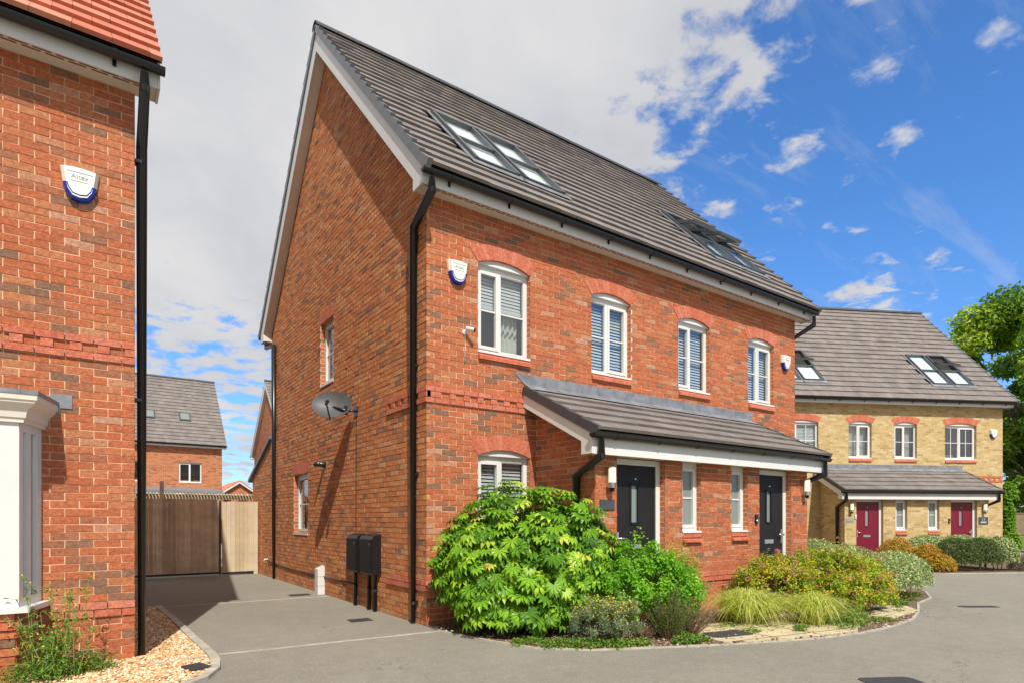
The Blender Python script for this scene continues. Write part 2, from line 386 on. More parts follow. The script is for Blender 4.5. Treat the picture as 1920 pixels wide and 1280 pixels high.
def pipe(root, pts, r=.034, clips=(), cdir=(0,1,0)):
    m = MB(); m.tube(pts, r, 12)
    for p in pts[1:-1]: m.tube([Vector(p)-Vector((0,0,.03)), Vector(p)+Vector((0,0,.03))], r+.005, 12)
    a, b = Vector(pts[-2]), Vector(pts[-1])
    o = m.build('downpipe', 'black', root)
    for z in clips:
        c = MB(); x, y = b.x, b.y; c.tube([(x,y,z-.02),(x,y,z+.02)], r+.007, 12)
        d = Vector(cdir); e = Vector((x,y,z)); s = Vector((-d.y, d.x, 0))
        q = [e+s*.05+d*.0, e-s*.05+d*.0, e-s*.05+d*.06, e+s*.05+d*.06]
        c.hexa([tuple(v-Vector((0,0,.015))) for v in q]+[tuple(v+Vector((0,0,.015))) for v in q], 0); c.build('pipe_clip', 'black', o)
    return o
def roof(root, W, D, ox0, ox1, ov=.42, ze=5.78, rows=20, mat='tile', verge='verge', side=('l','r'), bys=None, cream=None):
    x0, x1 = -ox0, W+ox1; half = D/2+ov; t = MB()
    tiles(t, x0, x1, -ov, ze, half, SL, rows, 1, bys=bys); tiles(t, x0, x1, D+ov, ze, half, SL, rows, -1)
    ro = t.build('roof', mat, root)
    u = MB(); zr = ze+SL*half
    u.face([(x0,-ov,ze-.028),(x1,-ov,ze-.028),(x1,D/2,zr-.028),(x0,D/2,zr-.028)], 0); u.face([(x0,D+ov,ze-.028),(x1,D+ov,ze-.028),(x1,D/2,zr-.028),(x0,D/2,zr-.028)], 0)
    u.build('underlay', 'tileedge', ro)
    n = Vector((0,-SL,1)).normalized(); up = Vector((0,1,SL)).normalized(); g = half/rows*math.sqrt(1+SL*SL)
    rd = MB(); L_ = .42; x = x0-.03; K = 8
    while x < x1+.02:
        b = min(x+L_-.004, x1+.03); dz = rnd.uniform(-.003,.003)
        arcp = [(D/2+.125*math.cos(math.pi*(i/K)*.86+.07*math.pi), zr-.055+dz+.125*math.sin(math.pi*(i/K)*.86+.07*math.pi)) for i in range(K+1)]
        arci = [(u_, w_-.02) for u_, w_ in arcp]
        rd.prism(arcp+arci[::-1], x, b, lambda u_,w_,t_: (t_,u_,w_), 0); x += L_
    rd.build('ridge_tiles', 'redtile' if mat == 'redtile' else 'vergedark', ro)
    for s in side:
        sg = -1 if s == 'l' else 1; xv = x0 if s == 'l' else x1
        if verge:
            v = MB()
            for fy in (1,-1):
                for r in range(rows):
                    y = r*half/rows; base = Vector((0, (-ov if fy == 1 else D+ov)+fy*y, ze+SL*y)); uu = Vector((0,fy,SL)).normalized(); nn = Vector((0,-SL*fy,1)).normalized()
                    lo = base-uu*.022; hi = base+uu*(g-.016)
                    a, b = sorted((xv+sg*.022, xv-sg*.05)); m_ = .062
                    P = [(a,*(lo-nn*.085)[1:]),(b,*(lo-nn*.085)[1:]),(b,*(hi-nn*.085)[1:]),(a,*(hi-nn*.085)[1:]),(a,*(lo+nn*m_)[1:]),(b,*(lo+nn*m_)[1:]),(b,*(hi+nn*.016)[1:]),(a,*(hi+nn*.016)[1:])]
                    v.hexa(P, 0)
            v.build('verge_caps', verge, ro)
        # barge board
        bb = MB(); xb = xv+(.0 if s == 'l' else -.0); a, b = sorted((xb-sg*.004, xb-sg*.026))
        zt = lambda y: ze-.045+SL*(y+ov); zl = lambda y: 5.76+SL*y
        poly = [(-.27,5.60),(0,5.60),(0,zl(0)),(D/2,zl(D/2)),(D,zl(0)),(D,5.60),(D+.27,5.60),(D+.27,zt(-.27)),(D/2,zt(D/2)),(-.27,zt(-.27))]
        h = len(poly)//2
        for q in ([(-.27,5.60),(0,5.60),(0,zl(0)),(0,zt(0)),(-.27,zt(-.27))], [(0,zl(0)),(D/2,zl(D/2)),(D/2,zt(D/2)),(0,zt(0))], [(D/2,zl(D/2)),(D,zl(0)),(D,zt(0)),(D/2,zt(D/2))], [(D,5.60),(D+.27,5.60),(D+.27,zt(-.27)),(D,zt(0)),(D,zl(0))]):
            bb.prism(q, a, b, lambda u_,w_,t_: (t_,u_,w_), 0)
        # verge soffit
        xi = 0 if s == 'l' else W
        for y0_, y1_ in ((0, D/2), (D, D/2)):
            z0_, z1_ = zl(0)+.02, zl(D/2)+.02
            bb.face([(xi,y0_,z0_),(xb-sg*.026,y0_,z0_),(xb-sg*.026,y1_,z1_),(xi,y1_,z1_)], 1)
        for yy in (0, D): bb.face([(xi,yy,5.61),(xb-sg*.026,yy,5.61),(xb-sg*.026,yy,5.80),(xi,yy,5.80)], 1)
        bb.build('barge_board', ['white','soffit'], root)
    for fy, y0 in ((1, 0.), (-1, D)):
        f = MB(); ys = y0-.27*fy
        f.box(x0+.028, x1-.028, *sorted((ys, ys+.018*fy)), 5.595, 5.79, 0, .5); f.build('fascia', 'white', root)
        s_ = MB(); s_.face([(x0+.026,ys+.018*fy,5.63),(x1-.026,ys+.018*fy,5.63),(x1-.026,y0,5.63),(x0+.026,y0,5.63)], 0)
        so = s_.build('soffit', 'soffit', root)
        if fy == 1:
            q = MB(); x = x0+.1
            for k_, yy in enumerate((-.19, -.155)):
                x = x0+.08+k_*.09
                while x < x1-.2: q.box(x, x+.135, yy-.006, yy+.006, 5.624, 5.6285, 0); x += .17
            q.build('soffit_vent', 'slot', so)
    return ro
def rooflight(root, x0, x1, y0, y1, ze=5.78, ov=.42, opened=False):
    """in the front slope; y0..y1 along the slope in plan"""
    n = Vector((0,-SL,1)).normalized()
    def sp(x, y, h): return tuple(Vector((x, y, ze+SL*(y+ov)))+n*h)
    def bx(mb, a, b, c, d, h0, h1, mi=0): mb.hexa([sp(a,c,h0), sp(b,c,h0), sp(b,d,h0), sp(a,d,h0), sp(a,c,h1), sp(b,c,h1), sp(b,d,h1), sp(a,d,h1)], mi, .5)
    m = MB(); w = .055; wy = .04
    bx(m, x0, x0+w, y0, y1, -.02, .085); bx(m, x1-w, x1, y0, y1, -.02, .085); bx(m, x0+w, x1-w, y1-wy, y1, -.02, .09); bx(m, x0+w, x1-w, y0, y0+wy, -.02, .075)
    ym = y0+(y1-y0)*.47
    bx(m, x0+w, x1-w, ym-.02, ym+.02, .0, .075)
    r = m.build('rooflight', M['rlframe'], root)
    fl = MB(); bx(fl, x0-.08, x1+.08, y0-.10, y0-.002, .040, .048); bx(fl, x0-.06, x0-.002, y0, y1, .026, .04); bx(fl, x1+.002, x1+.06, y0, y1, .026, .04); fl.build('flashing', 'lead', r)
    gl = MB(); gb = MB()
    def pane(mb, c, d, h=.05): mb.face([sp(x0+w,c,h), sp(x1-w,c,h), sp(x1-w,d,h), sp(x0+w,d,h)], 0, .5)
    pane(gl, y0+wy, ym-.02)
    if not opened: pane(gl, ym+.02, y1-wy)
    # blind below the glass
    bl = MB(); pane(bl, y0+wy, y1-wy, -.008) if not opened else pane(bl, y0+wy, ym-.02, -.008)
    bl.build('blind', M['rlblind'], r)
    if opened:
        # sash pivoting about its middle: the foot swings out
        c = Vector(sp(0, (ym+y1)/2, .05)); hl = (y1-ym)/2*math.sqrt(1+SL*SL)-.03
        up = Vector((0,1,SL)).normalized(); ang = math.radians(24); upr = up*math.cos(ang)-n*math.sin(ang); nr = n*math.cos(ang)+up*math.sin(ang)
        def q(x, s, h): v = c+upr*s+nr*h; return (x, v.y, v.z)
        s_ = MB()
        def b2(a, b, s0, s1, h0, h1, mi=0): s_.hexa([q(a,s0,h0), q(b,s0,h0), q(b,s1,h0), q(a,s1,h0), q(a,s0,h1), q(b,s0,h1), q(b,s1,h1), q(a,s1,h1)], mi, .5)
        b2(x0+.03, x0+.085, -hl, hl, 0, .06); b2(x1-.085, x1-.03, -hl, hl, 0, .06); b2(x0+.085, x1-.085, -hl, -hl+.06, 0, .06); b2(x0+.085, x1-.085, hl-.06, hl, 0, .06)
        so = s_.build('open_sash', M['rlframe'], r)
        g = MB(); g.face([q(x0+.085,-hl+.06,.03), q(x1-.085,-hl+.06,.03), q(x1-.085,hl-.06,.03), q(x0+.085,hl-.06,.03)], 0, .5); g.build('sash_glass', 'roofglass', so)
    gl.build('glass', 'roofglass', r)
    return r
M['rlframe'] = plain('grey_rooflight_metal', (.10,.11,.12), .35, .1, 4, metal=.4)
M['rlblind'] = plain('white_roller_blind', (.78,.80,.78), .6)

def porch(root, x0, x1, y, doors, pws, style, doormat, zr=3.30, hl='black'):
    """single-storey entrance: walls, doors, windows, lean-to roof and lead flashing"""
    brick, flat, mort = style
    mpf = lambda u,d,z: (u, y+d, z); mpl = lambda u,d,z: (x0+d, y+u, z); mpr = lambda u,d,z: (x1-d, y+u, z)
    ops = [(a, b, .06, 2.23) for a, b in doors]+[(a, b, 1.19, 2.23) for a, b in pws]
    dep = -y
    w = MB(); slope = (zr-2.52)/(dep+.27); top = lambda v: 2.62
    tl = lambda u: 2.36+ (u/dep)*(zr-2.45)
    mi_s = 1
    if brick:
        sheet(w, mpf, x0+.003, x1-.003, 0, lambda u: 2.4, ops, d=.007, mi=1); sheet(w, mpl, .003, dep, 0, tl, [], d=.007, mi=1)
        brickwork(w, mpf, x0, x1, 0, 2.3, ops, phase=1)
        brickwork(w, mpl, 0, dep, 0, 3.2, [], phase=0, lohi=lambda z: ((z-2.36)/(zr-2.45)*dep if z > 2.36 else 0, dep))
        brickwork(w, mpf, x0-.0, x1, .45, .6, ops, phase=0, proud=.02, mi=2); brickwork(w, mpl, -.02, dep, .45, .6, [], phase=1, proud=.02, mi=2)
        sheet(w, mpr, .003, dep, 0, tl, [], d=.0, mi=3)
    else:
        sheet(w, mpf, x0, x1, 0, lambda u: 2.4, ops, d=0, mi=3); sheet(w, mpl, 0, dep, 0, tl, [], d=0, mi=3); sheet(w, mpr, 0, dep, 0, tl, [], d=0, mi=3)
    for o in ops: jambs(w, mpf, o, 3, .16, False)
    w.build('porch_wall', [brick or flat, 'mortar', 'smooth', flat], root)
    for i, (a, b) in enumerate(doors):
        fr = MB(); e = .09; g = .15
        fr.box(a, a+.06, e, g, .06, 2.23, 0, .5, mpf); fr.box(b-.085, b, e, g, .06, 2.23, 0, .5, mpf); fr.box(a+.06, b-.085, e, g, 2.15, 2.23, 0, .5, mpf); fr.box(a, b, .06, g+.02, 0, .06, 0, .5, mpf)
        fo = fr.build('door_frame', 'white', root)
        d = MB(); da, db = a+.06, b-.085; cx = (da+db)/2-.02; zg0, zg1 = 1.34, 1.88; gw = .075
        for q in ((da, cx-gw, .06, 2.15), (cx+gw, db, .06, 2.15), (cx-gw, cx+gw, .06, zg0), (cx-gw, cx+gw, zg1, 2.15)): d.box(q[0], q[1], .105, .145, q[2], q[3], 0, .5, mpf)
        for q in ((cx-gw-.02, cx-gw+.012, zg0-.02, zg1+.02), (cx+gw-.012, cx+gw+.02, zg0-.02, zg1+.02), (cx-gw, cx+gw, zg0-.02, zg0+.012), (cx-gw, cx+gw, zg1-.012, zg1+.02)): d.box(q[0], q[1], .095, .12, q[2], q[3], 0, .5, mpf)
        do = d.build('door', doormat, fo)
        gl = MB(); gl.box(cx-gw, cx+gw, .125, .13, zg0, zg1, 0, .5, mpf); gl.build('door_glass', 'frost', fo)
        lb = MB(); lb.box(cx-.13, cx+.13, .094, .11, .98, 1.05, 0, .5, mpf); lb.box(cx-.11, cx+.11, .088, .094, 1.0, 1.035, 0, .5, mpf); lb.build('letter_plate', 'metal', fo)
        hx = da+.05 if i == 0 else db-.05; sg = 1 if i == 0 else -1
        hd = MB(); hd.box(hx-.016, hx+.016, .09, .105, .98, 1.22, 0, .5, mpf); hd.tube([mpf(hx,.10,1.13), mpf(hx,.05,1.13), mpf(hx+sg*.13,.05,1.13)], .011, 8); hd.build('door_handle', 'metal', fo)
        kn = MB(); kn.tube([mpf(cx+.02,.106,1.96), mpf(cx+.02,.094,1.96)], .012, 10); kn.build('spyhole', 'metal', fo)
    for a, b in pws:
        window(root, mpf, a, b, 1.22, 2.23, [(0,1,True)], arched=False, frost=True, brick='smooth', sillred=False)
        sb = MB()
        for k in range(2):
            p0, p1 = a+(b-a)*k/2+.002, a+(b-a)*(k+1)/2-.004
            for zz, pr in ((1.155, .012), (1.085, .05)):
                sb.hexa([mpf(p0,-pr,zz-.03), mpf(p1,-pr,zz-.03), mpf(p1,.05,zz-.03), mpf(p0,.05,zz-.03), mpf(p0,-pr,zz+.005), mpf(p1,-pr,zz+.005), mpf(p1,.05,zz+.032), mpf(p0,.05,zz+.032)], 0)
        sb.build('brick_sill', 'smooth', root)
    # roof
    rx0, rx1 = x0-.24, x1+.24; ye = y-.30; ze = 2.53; ly = -ye-.02; sl = (zr-ze)/ly*1.0; rows = 5
    t = MB(); tiles(t, rx0, rx1, ye, ze, ly, sl, rows, 1); ro = t.build('porch_roof', 'tile', root)
    u = MB(); u.face([(rx0,ye,ze-.03),(rx1,ye,ze-.03),(rx1,0,ze-.03+sl*-ye),(rx0,0,ze-.03+sl*-ye)], 0); u.build('underlay', 'tileedge', ro)
    nn = Vector((0,-sl,1)).normalized(); uu = Vector((0,1,sl)).normalized()
    for sg, xv in ((-1, rx0), (1, rx1)):
        v = MB(); nu = 5; Lt = ly*math.sqrt(1+sl*sl)
        for r in range(nu):
            b0 = Vector((0,ye,ze))+uu*(Lt*r/nu-.01); b1 = Vector((0,ye,ze))+uu*(Lt*(r+1)/nu-.006); a_, b_ = sorted((xv+sg*.02, xv-sg*.05))
            v.hexa([(a_,*(b0-nn*.085)[1:]),(b_,*(b0-nn*.085)[1:]),(b_,*(b1-nn*.085)[1:]),(a_,*(b1-nn*.085)[1:]),(a_,*(b0+nn*.042)[1:]),(b_,*(b0+nn*.042)[1:]),(b_,*(b1+nn*.03)[1:]),(a_,*(b1+nn*.03)[1:])], 0)
        v.build('verge_caps', 'vergedark', ro)
        bb = MB(); a_, b_ = sorted((xv-sg*.004, xv-sg*.028)); zt = lambda v_: ze-.03+sl*(v_-ye)
        yb = ye+.10
        for q in ([(yb,2.23),(y+.0,2.23),(y+.0,2.40),(y,zt(y)),(yb,zt(yb))], [(y,2.40),(0,2.40+sl*dep),(0,zt(0)),(y,zt(y))]): bb.prism(q, a_, b_, lambda u_,w_,t_: (t_,u_,w_), 0)
        xi = x0 if sg < 0 else x1
        bb.face([(xi,y,2.42),(xv-sg*.028,y,2.42),(xv-sg*.028,0,2.42+sl*dep),(xi,0,2.42+sl*dep)], 1); bb.face([(xi,y,2.235),(xv-sg*.028,y,2.235),(xv-sg*.028,y,2.44),(xi,y,2.44)], 1)
        bb.build('barge_board', ['white','soffit'], root)
    f = MB(); f.box(rx0+.03, rx1-.03, ye+.10, ye+.12, 2.225, 2.52, 0, .5); f.build('fascia', 'white', root)
    s_ = MB(); s_.face([(rx0+.03,ye+.12,2.245),(rx1-.03,ye+.12,2.245),(rx1-.03,y+.14,2.245),(rx0+.03,y+.14,2.245)], 0); s_.build('soffit', 'soffit', root)
    gutter(root, rx0+.02, rx1-.02, ye+.045, 2.475, .93)
    fl = MB(); n = 6
    for i in range(n):
        a = rx0-.16+(rx1-rx0+.2)*i/n; b = rx0-.16+(rx1-rx0+.2)*(i+1)/n+.03; o_ = .002*(i%2)
        if i == 0:
            P0 = (a,-.008,3.50); fl.face([P0, (b,-.008,3.50), (b,-.010,3.36), (a+.18,-.010,3.36)], 0)
        elif i == n-1: fl.face([(a,-.010-o_,3.50), (b-.03,-.010-o_,3.50), (b-.12,-.012-o_,3.36), (a,-.012-o_,3.36)], 0)
        else: fl.face([(a,-.010-o_,3.50),(b,-.010-o_,3.50),(b,-.012-o_,3.36),(a,-.012-o_,3.36)], 0)
        lo = Vector((0,-.012,3.36)); a2 = max(a, rx0+.02) ; b2 = min(b, rx1-.02)
        zc = lambda v_: ze+sl*(v_-ye)+.040
        fl.face([(a2,-.012-o_,3.36),(b2,-.012-o_,3.36),(b2,-.17,zc(-.17)+o_),(a2,-.17,zc(-.17)+o_)], 0)
    fl.build('lead_flashing', 'lead', root)
    # downpipes from both ends of the gutter back to the porch side walls
    py = y+.30
    pipe(root, [(rx0+.12, ye+.045, 2.43), (rx0+.12, ye+.045, 2.20), (x0-.06, py, 1.98), (x0-.06, py, .02)], .034, (1.6,.7), (1,0,0))
    pipe(root, [(rx1-.1, ye+.045, 2.43), (rx1-.1, ye+.045, 2.20), (x1+.06, py, 1.98), (x1+.06, py, .02)], .034, (1.6,), (-1,0,0))

def band(mb, mp, u0, u1, mi=0, smi=None, phase=0):
    """dentil string course of red bricks, rows 39-41"""
    brickwork(mb, mp, u0, u1, 39*BH, 40*BH, [], phase=phase, proud=.022, mi=mi, j=.001); brickwork(mb, mp, u0, u1, 41*BH, 42*BH, [], phase=phase, proud=.022, mi=mi, j=.001)
    u = u0; k = 0
    while u < u1-.02:
        b = min(u+(.21 if k == 0 else .095), u1)
        mb.box(u, b, -.022, .05, 40*BH+.003, 41*BH-.003, mi, None, mp); u = b+.125; k += 1
LAMPS = []
def house(name, label, loc, rz, W, D, style, ups, porch_spec=None, geo=('front','left'), tile='tile', ov=(.2,.2), gfw=(), gw=(), bandx=None, rls=(), doormat='door', verge='verge', sides=('l','r'), bandy=1.24, uparch=True):
    brick, flat, gflat = style
    root = thing(name, label, 'house', loc, rz)
    mf = lambda u,d,z: (u, d, z); ml = lambda u,d,z: (d, u, z); mr = lambda u,d,z: (W-d, u, z); mb_ = lambda u,d,z: (u, D-d, z)
    opsf = [(a, b, z0, z1+(.09 if ar else 0)) for a, b, z0, z1, ar, *_ in ups]+[(a, b, z0, z1+.09) for a, b, z0, z1, *_ in gfw]
    opsl = [(a, b, z0, z1) for a, b, z0, z1, *_ in gw]
    if porch_spec: px0, px1, py = porch_spec[:3]; opsf2 = opsf+[(px0+.05, px1-.05, -1, 3.0)]
    else: opsf2 = opsf
    rake = lambda u: 5.80+SL*min(u, D-u); gl = lambda z: ((z-5.80)/SL if z > 5.8 else 0, D-((z-5.8)/SL if z > 5.8 else 0))
    w = MB()
    if 'front' in geo:
        sheet(w, mf, .003, W-.003, 0, lambda u: 5.7, opsf2, d=.006, mi=1)
        brickwork(w, mf, 0, W, 0, 5.70, opsf2, phase=0)
    else: sheet(w, mf, 0, W, 0, lambda u: 5.7, opsf2, d=0, mi=3)
    if 'left' in geo:
        sheet(w, ml, .003, D-.003, 0, rake, opsl, (D/2,), d=.011, mi=1)
        brickwork(w, ml, 0, D, 0, 9.9, opsl, phase=1, mi=2, lohi=gl)
    else: sheet(w, ml, 0, D, 0, rake, opsl, (D/2,), d=0, mi=4)
    sheet(w, mr, 0, D, 0, rake, [], (D/2,), d=0, mi=4); sheet(w, mb_, 0, W, 0, lambda u: 5.7, [], d=0, mi=4)
    for o in opsf: jambs(w, mf, o, 3, .15, False)
    for o in opsl: jambs(w, ml, o, 3, .15, True)
    w.build('wall', [brick or flat, 'mortar', ('brickg' if brick else flat), flat, gflat], root)
    if uparch:
        for a, b, z0, z1, ar, *_ in list(ups)+[g for g in gfw]:
            if ar: m = MB(); arch(m, mf, a, b, z1, n=None if brick else 12); m.build('window_arch', ['smooth','redmortar'], root)
    for a, b, z0, z1, ar, lay, dress, bars in ups: window(root, mf, a, b, z0, z1, lay, dress, bars, arched=ar, sillred=ar)
    for a, b, z0, z1, ar, lay, dress, bars in gfw: window(root, mf, a, b, z0, z1, lay, dress, bars)
    if bandx is not None:
        for u0, u1 in bandx:
            s = MB(); band(s, mf, u0, u1)
            if bandy and u0 < .1: band(s, ml, -.022, bandy, 0, phase=1)
            s.build('string_course', 'smooth', root)
            s = MB(); brickwork(s, mf, -.02 if u0 <= .0 else u0, u1, .45, .6, [], phase=1, proud=.02, mi=0)
            if bandy and u0 < .1: brickwork(s, ml, -.02, 1.24, .45, .6, [], phase=0, proud=.02, mi=0)
            s.build('plinth_course', 'smooth', root)
    for (u0, u1, z0, z1, dress) in [(a, b, c, d, e) for a, b, c, d, e in gw]:
        window(root, ml, u0, u1, z0, z1, [(0,1,True)], dress, 'h', arched=False, sillred=False)
        m = MB(); n = int((u1-u0+.1)/.075)
        for i in range(n): uu = u0-.05+(u1-u0+.1)*i/n; m.box(uu+.003, uu+(u1-u0+.1)/n-.003, -.003, .1, z1+.004, z1+.215, 0, None, ml)
        m.build('window_lintel', 'smooth', root)
    roof(root, W, D, ov[0], ov[1], mat=tile, verge=verge, side=sides, bys=[(a-.06, b+.06, c+.42-.05, d+.42+.02) for a, b, c, d, _ in rls])
    for a, b, c, d, op in rls: rooflight(root, a, b, c, d, opened=op)
    gutter(root, -ov[0]+.03, W+ov[1]-.03, -.345, 5.748, 1.0)
    if porch_spec: porch(root, px0, px1, py, porch_spec[3], porch_spec[4], (brick, flat, None), doormat)
    return root

FL = lambda f, left: [(0, f, left), (f, 1, not left)]
CAMX = (-3.635, -7.088, 1.40)
# --- main pair
W0 = 8.78
ups = [(.79,1.69,3.735,4.945,True,FL(.45,True),'half','h'), (2.90,3.79,3.735,4.945,True,FL(.45,False),'blind','h'),
       (4.99,5.88,3.735,4.945,True,FL(.45,True),'blind','h'), (7.09,7.99,3.735,4.945,True,FL(.45,False),'blind','h')]
gfw = [(.79,1.69,1.07,2.285,True,FL(.47,True),'blind','')]
main = house('brick_house', 'tall red brick pair of homes with black front doors, in the middle', (0,0,0), 0, W0, 8., ('brick','flat_red','flat_gable'), ups,
    (1.80, 6.98, -1.26, [(2.20,3.16),(5.50,6.44)], [(3.55,3.98),(4.74,5.17)]), ('front','left'), 'tile', (.2,.24), gfw,
    [(3.62,4.36,3.90,5.06,'edge'), (5.15,6.15,1.10,2.335,'edge')], [(0,1.62),(7.16,W0)],
    [(.85,1.63,.2,1.55,False), (1.72,2.50,.2,1.55,False), (6.28,7.06,.2,1.55,True), (7.15,7.93,.2,1.55,True)])
pipe(main, [(-.10,-.345,5.66), (-.10,-.345,5.50), (-.055,.28,5.28), (-.055,.28,.02)], .034, (5.15,3.45,2.0,.28), (1,0,0))
pipe(main, [(-.05,8.34,5.66), (-.05,8.34,5.55), (-.055,7.62,5.42), (-.055,7.62,.02)], .034, (5.0,3.5,2.0), (1,0,0))
pipe(main, [(W0+.14,-.345,5.66), (W0+.14,-.345,5.48), (W0+.055,.25,5.2), (W0+.055,.25,.02)], .034, (5.0,), (-1,0,0))
# rear lean-to of the main pair
r = MB(); mlx = lambda u,d,z: (d,u,z)
topl = lambda u: 3.30-(u-8.)*.40
sheet(r, mlx, 8.0, 10.05, 0, topl, [], d=.011, mi=1)
brickwork(r, mlx, 8.0, 10.05, 0, 3.3, [], phase=1, lohi=lambda z: (8.0, min(10.05, 8.+(3.30-z)/.40 if z > 2.48 else 10.05)))
sheet(r, lambda u,d,z: (u, 10.05-d, z), 0, 8.78, 0, lambda u: 2.48, [], d=0, mi=2)
r.build('extension_wall', ['brickg','mortar','flat_gable'], main)
r = MB(); r.hexa([(-.07,7.98,3.31),(8.8,7.98,3.31),(8.8,10.3,2.38),(-.07,10.3,2.38),(-.07,7.98,3.39),(8.8,7.98,3.39),(8.8,10.3,2.46),(-.07,10.3,2.46)], 0); r.build('extension_roof', 'verge', main)

# --- left neighbour
XL = -3.235; WL = 9.0
left = house('brick_house', 'red-roofed brick house with white bay window at the left edge', (XL-WL,0,0), 0, WL, 8., ('brick','flat_red','flat_gable'), [], None, ('front',), 'redtile', (.2,.2), (), (), [(.001,WL)], (), bandy=0, verge=None)
pipe(left, [(WL+.06,-.345,5.66), (WL+.06,-.345,5.50), (WL+.065,.10,5.15), (WL+.065,.10,.02)], .034, (5.0,2.6), (-1,0,0))
# bay window
def lx(x): return x-(XL-WL)
b = MB(); A0, A1 = (lx(-3.97),0.), (lx(-4.10),-.42); xL = lx(-6.6)
b.prism([(A0[0]-.02,0),(A1[0]-.02,A1[1]+.02),(xL,A1[1]+.02),(xL,0)], 0, .60, lambda u,w,t: (u,w,t), 0); b.build('bay_wall', ['flat_red'], left)
b = MB(); mpb = lambda u,d,z: (u, A1[1]-.0+d, z)
brickwork(b, mpb, A1[0]-1.6, A1[0]-.0, 0, .59, [], phase=0, dep=.02); brickwork(b, mpb, A1[0]-1.6, A1[0], .45, .59, [], phase=1, proud=.02, mi=1, dep=.02); b.build('bay_brick', ['brick','smooth'], left)
b = MB()
def canted(z0, z1, ex, mb, mi=0, back=0.): mb.prism([(A0[0]+ex,0),(A1[0]+ex,A1[1]-ex),(xL,A1[1]-ex),(xL,0)], z0, z1, lambda u,w,t: (u,w,t), mi)
canted(.60, .645, .07, b); b.build('bay_sill', 'white', left)
fr = MB()
for t0, t1 in ((0,.22),(.5,.62),(.84,1.)):     # posts along the canted side
    p = [Vector((A0[0]+(A1[0]-A0[0])*t, A0[1]+(A1[1]-A0[1])*t, 0)) for t in (t0, t1)]
    q = [v+Vector((-.06,.0,0)) for v in p]
    fr.hexa([(*p[0][:2],.645),(*p[1][:2],.645),(*q[1][:2],.645),(*q[0][:2],.645),(*p[0][:2],2.24),(*p[1][:2],2.24),(*q[1][:2],2.24),(*q[0][:2],2.24)], 0, .5)
for z0, z1 in ((.645,.72),(2.16,2.24)):
    p = [A0, A1]; fr.hexa([(A0[0]-.002,A0[1],z0),(A1[0]-.002,A1[1],z0),(A1[0]-.06,A1[1],z0),(A0[0]-.06,0,z0),(A0[0]-.002,A0[1],z1),(A1[0]-.002,A1[1],z1),(A1[0]-.06,A1[1],z1),(A0[0]-.06,0,z1)], 0, .5)
fr.box(xL, A1[0], A1[1], A1[1]+.06, .645, .74, 0, .5); fr.box(xL, A1[0], A1[1], A1[1]+.06, 2.16, 2.24, 0, .5)
fr.box(A1[0]-.34, A1[0]-.002, A1[1]-.004, A1[1]+.06, .645, 2.24, 0, .5); fr.box(A1[0]-1.1, A1[0]-1.0, A1[1]+.001, A1[1]+.06, .74, 2.16, 0, .5)
bw = fr.build('bay_window_frame', 'white', left)
g = MB(); g.face([(A0[0]-.03,0,.72),(A1[0]-.03,A1[1]+.01,.72),(A1[0]-.03,A1[1]+.01,2.16),(A0[0]-.03,0,2.16)], 0); g.face([(xL,A1[1]+.03,.74),(A1[0],A1[1]+.03,.74),(A1[0],A1[1]+.03,2.16),(xL,A1[1]+.03,2.16)], 0); g.build('glass','glass', bw)
g = MB(); g.face([(A0[0]-.09,0,.7),(A1[0]-.09,A1[1]+.08,.7),(A1[0]-.09,A1[1]+.08,2.2),(A0[0]-.09,0,2.2)], 0); g.face([(xL,A1[1]+.08,.7),(A1[0]-.09,A1[1]+.08,.7),(A1[0]-.09,A1[1]+.08,2.2),(xL,A1[1]+.08,2.2)], 0); g.build('blind','blind', bw)
cn = MB()
prof = [(2.235,.03),(2.255,.032),(2.265,.045),(2.31,.052),(2.335,.062),(2.36,.085),(2.385,.11),(2.395,.112),(2.41,.125),(2.455,.128)]
for (z0, e0), (z1, e1) in zip(prof, prof[1:]):
    for (pa, pb) in (((A0[0],0.),(A1[0],A1[1])), ((A1[0],A1[1]),(xL,A1[1]))):
        def of(p, e, z): return (p[0]+(e if p[0] > xL+.1 else 0), p[1]-(e if p[1] < -.01 else 0), z)
        cn.face([of(pa,e0,z0), of(pb,e0,z0), of(pb,e1,z1), of(pa,e1,z1)], 0, .5, False)
canted(2.225, 2.236, .03, cn)
cn.build('bay_cornice', 'soffit', left)
cn = MB(); canted(2.455, 2.49, .135, cn); cn.build('bay_roof', 'lead', left)
cn = MB(); cn.box(lx(-3.90), lx(-3.74), -.012, .0, 2.44, 2.57, 0); cn.box(lx(-3.86), lx(-3.83), -.014, .0, 2.38, 2.44, 0); cn.build('lead_flashing', 'lead', left)

# --- yellow pair across the turning head
YZ = -.18; YA = math.radians(-27.39); YW = 9.66
y0x, y0y = 15.749-.66*math.cos(YA), 4.760-.66*math.sin(YA)
ups = [(1.08,2.36,3.735,4.945,True,[(0,.36,True),(.36,1,False)],'blind','hv'), (3.51,4.40,3.735,4.945,True,FL(.45,False),'curtain','h'),
       (5.29,6.18,3.735,4.945,True,FL(.48,True),'edge','h'), (7.30,8.58,3.735,4.945,True,[(0,.48,False),(.48,1,True)],'none','hv')]
yel = house('brick_house', 'yellow brick pair of homes with burgundy doors behind the hedges', (y0x,y0y,YZ), YA, YW, 8., (None,'flat_yel','flat_yel'), ups,
    (2.42,7.78,-1.26,[(2.84,3.82),(6.33,7.33)],[(4.27,4.70),(5.47,5.90)]), (), 'tile', (.2,.2), (), (), [(7.85,YW)],
    [(1.05,1.83,.2,1.55,True), (1.92,2.70,.2,1.55,True), (7.0,7.78,.2,1.55,False), (7.87,8.65,.2,1.55,True)], doormat='reddoor')
